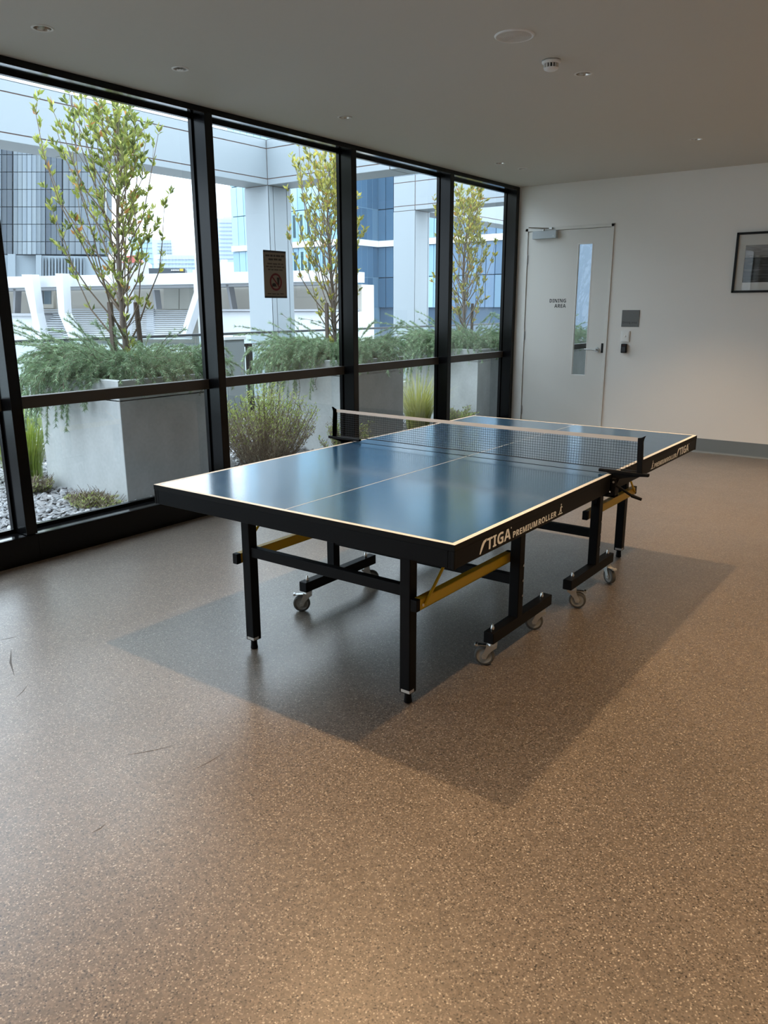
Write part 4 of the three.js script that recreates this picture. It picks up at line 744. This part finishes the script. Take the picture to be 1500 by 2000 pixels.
{
  // distant skyline
  const far = (name, label, dist, [x0, ytop, x1], depth, col, rough = 0.6) => { const F = new Facade((x0 + x1) / 2, dist, 138), t = F.thing(name, label, 'building', 'distant skyline'), a = F.at(x0, 600), b = F.at(x1, 600), h = F.at((x0 + x1) / 2, ytop).y; obj('block', bx(a.x, -29.9, -depth, b.x, h, 0), std(col, rough), t); return { F, t, a, b, h }; };
  const seams = ({ F, t }, x0, y0, x1, y1, nx, ny, m) => { const g = []; for (let k = 1; k < nx; k++) { const x = x0 + (x1 - x0) * k / nx; g.push(F.rect(x - 0.25, y0, x + 0.25, y1, 0, 0.4)); } for (let k = 1; k < ny; k++) { const y = y0 + (y1 - y0) * k / ny; g.push(F.rect(x0, y - 0.25, x1, y + 0.25, 0, 0.4)); } obj('facade_grid', g, m, t).userData.kind = 'stuff'; };
  const a = far('distant_tower', 'pale teal glass tower on the skyline beside the first tree', 290, [262, 463, 306], 20, lin(0.34, 0.47, 0.55)); seams(a, 262, 463, 306, 545, 5, 8, std(lin(0.42, 0.55, 0.63), 0.6));
  const b = far('distant_tower', 'flat-topped grey tower block on the skyline', 260, [307, 468, 343], 20, lin(0.40, 0.47, 0.53)); seams(b, 307, 468, 343, 500, 6, 5, std(lin(0.46, 0.53, 0.59), 0.6));
  const c = far('distant_block', 'low broad grey-blue block on the skyline below the towers', 220, [308, 498, 386], 15, lin(0.45, 0.54, 0.62)); seams(c, 308, 498, 386, 530, 12, 4, std(lin(0.52, 0.60, 0.67), 0.6));
  const d = far('distant_tower', 'lilac-blue tower on the skyline left of the corner column', 330, [428, 427, 472], 30, lin(0.40, 0.48, 0.64)); seams(d, 428, 427, 472, 520, 7, 12, std(lin(0.45, 0.52, 0.67), 0.6));
  obj('rooftop', d.F.rect(436, 423, 461, 428, -10, -2), std(lin(0.38, 0.46, 0.60), 0.6), d.t);
  const e = far('distant_block', 'hazy beige row of low roofs below the lilac tower', 180, [395, 512, 500], 20, lin(0.55, 0.53, 0.50)); obj('roof_box', e.F.rect(468, 519, 490, 523, -6, -1), std(lin(0.80, 0.80, 0.78), 0.6), e.t); obj('roof_box', e.F.rect(432, 507, 444, 513, -6, -1), std(lin(0.75, 0.76, 0.78), 0.6), e.t);
  const f = far('red_roofed_block', 'small red roofed block glimpsed behind the first tree', 150, [226, 512, 296], 8, lin(0.50, 0.50, 0.52)); obj('roof', f.F.slab([[238, 513], [246, 500], [268, 498], [278, 513]], -6, 0.3), std(lin(0.50, 0.13, 0.12), 0.7), f.t);
  const g = far('billboard_block', 'long low dark rooftop with a small lit-coloured sign', 120, [296, 524, 366], 8, lin(0.06, 0.075, 0.09)); obj('sign_board', [0, 1, 2, 3, 4].map((k) => g.F.rect(334 + k * 3.4, 526.4, 336.4 + k * 3.4, 529, 0, 0.15)), std(lin(0.8, 0.8, 0.8), 0.6), g.t); obj('sign_panel', g.F.rect(351, 525, 358, 529.6, 0, 0.15), std(lin(0.75, 0.50, 0.06), 0.6), g.t);
}
{
  // glass office buildings on the right: A faces the terrace, then a step back, then B
  const ZA = -75, ZC = -80.4, XA0 = -76.2, XA1 = -56.3, XC1 = -33;
  const floors = [-29.9, 1.4, 5.0, 8.6, 9.3, 12.9, 16.5, 20.1, 23.7, 27.3, 30.9], isBand = (k) => k === 3;
  const glassA = [lin(0.30, 0.47, 0.58), lin(0.34, 0.51, 0.62), lin(0.27, 0.43, 0.55)].map((c) => std(c, 0.12)), glassB = [lin(0.075, 0.14, 0.215), lin(0.10, 0.175, 0.25), lin(0.06, 0.115, 0.18)].map((c) => std(c, 0.10)), glassC = [lin(0.10, 0.17, 0.26), lin(0.13, 0.22, 0.30), lin(0.085, 0.15, 0.23)].map((c) => std(c, 0.10));
  const bandM = std(lin(0.72, 0.76, 0.78), 0.5), slitM = std(lin(0.05, 0.09, 0.10), 0.3);
  const r = rng(301);
  const a = thing('glass_office_block', 'light blue glass office block behind the corner column', 'building', [0, 0, 0]);
  obj('core', bx(XA0, -29.9, ZA - 22, XA1, 31, ZA - 0.3), std(lin(0.12, 0.2, 0.27), 0.5), a);
  const pw = (XA1 - XA0) / 17;
  for (let j = 1; j + 1 < floors.length; j++) {
    if (isBand(j)) { obj('white_band', bx(XA0, floors[j], ZA - 0.3, XA1, floors[j + 1], ZA + 0.25), bandM, a); continue; }
    const gA = bx(0.04, 0.05, -0.25, pw - 0.04, floors[j + 1] - floors[j] - 0.05, 0);
    for (let k = 0; k < 17; k++) { const p = obj('glass_panel', gA, glassA[Math.floor(r() * 3)], a); p.position.set(XA0 + k * pw, floors[j], ZA); }
    if (j === 2 || j === 4) for (let k = 8; k < 17; k++) obj('window_slit', bx(XA0 + k * pw + 0.35, floors[j] + 0.5, ZA - 0.02, XA0 + k * pw + 0.75, floors[j + 1] - 0.5, ZA + 0.04), slitM, a);
  }
  const n = 5, sw = (ZA - ZC) / n;
  for (let j = 1; j + 1 < floors.length; j++) {
    if (isBand(j)) { obj('white_band', bx(XA1 - 0.3, floors[j], ZC, XA1 + 0.25, floors[j + 1], ZA + 0.25), bandM, a); continue; }
    const gS = bx(-0.25, 0.05, 0.04, 0, floors[j + 1] - floors[j] - 0.05, sw - 0.04);
    for (let k = 0; k < n; k++) { const p = obj('side_panel', gS, glassB[Math.floor(r() * 3)], a); p.position.set(XA1 + 0.02, floors[j], ZC + k * sw); }
  }
  const b = thing('dark_glass_office_block', 'dark blue glass office block behind the farther portal column', 'building', [0, 0, 0]);
  obj('core', bx(XA1 + 0.1, -29.9, ZC - 22, XC1, 31, ZC - 0.3), std(lin(0.06, 0.10, 0.15), 0.5), b);
  const m = 20, cw = (XC1 - XA1) / m;
  for (let j = 1; j + 1 < floors.length; j++) {
    if (isBand(j)) { obj('white_band', bx(XA1 + 0.3, floors[j], ZC - 0.3, XC1, floors[j + 1], ZC + 0.25), bandM, b); continue; }
    const gC = bx(0.04, 0.05, -0.25, cw - 0.04, floors[j + 1] - floors[j] - 0.05, 0);
    for (let k = 0; k < m; k++) { const p = obj('glass_panel', gC, (k < 4 ? glassB : k < 9 ? glassA : glassC)[Math.floor(r() * 3)], b); p.position.set(XA1 + k * cw, floors[j], ZC); }
  }
}

scene.traverse((o) => { if (o.isMesh) { o.castShadow = true; o.receiveShadow = true; } });
renderer.render(scene, camera);
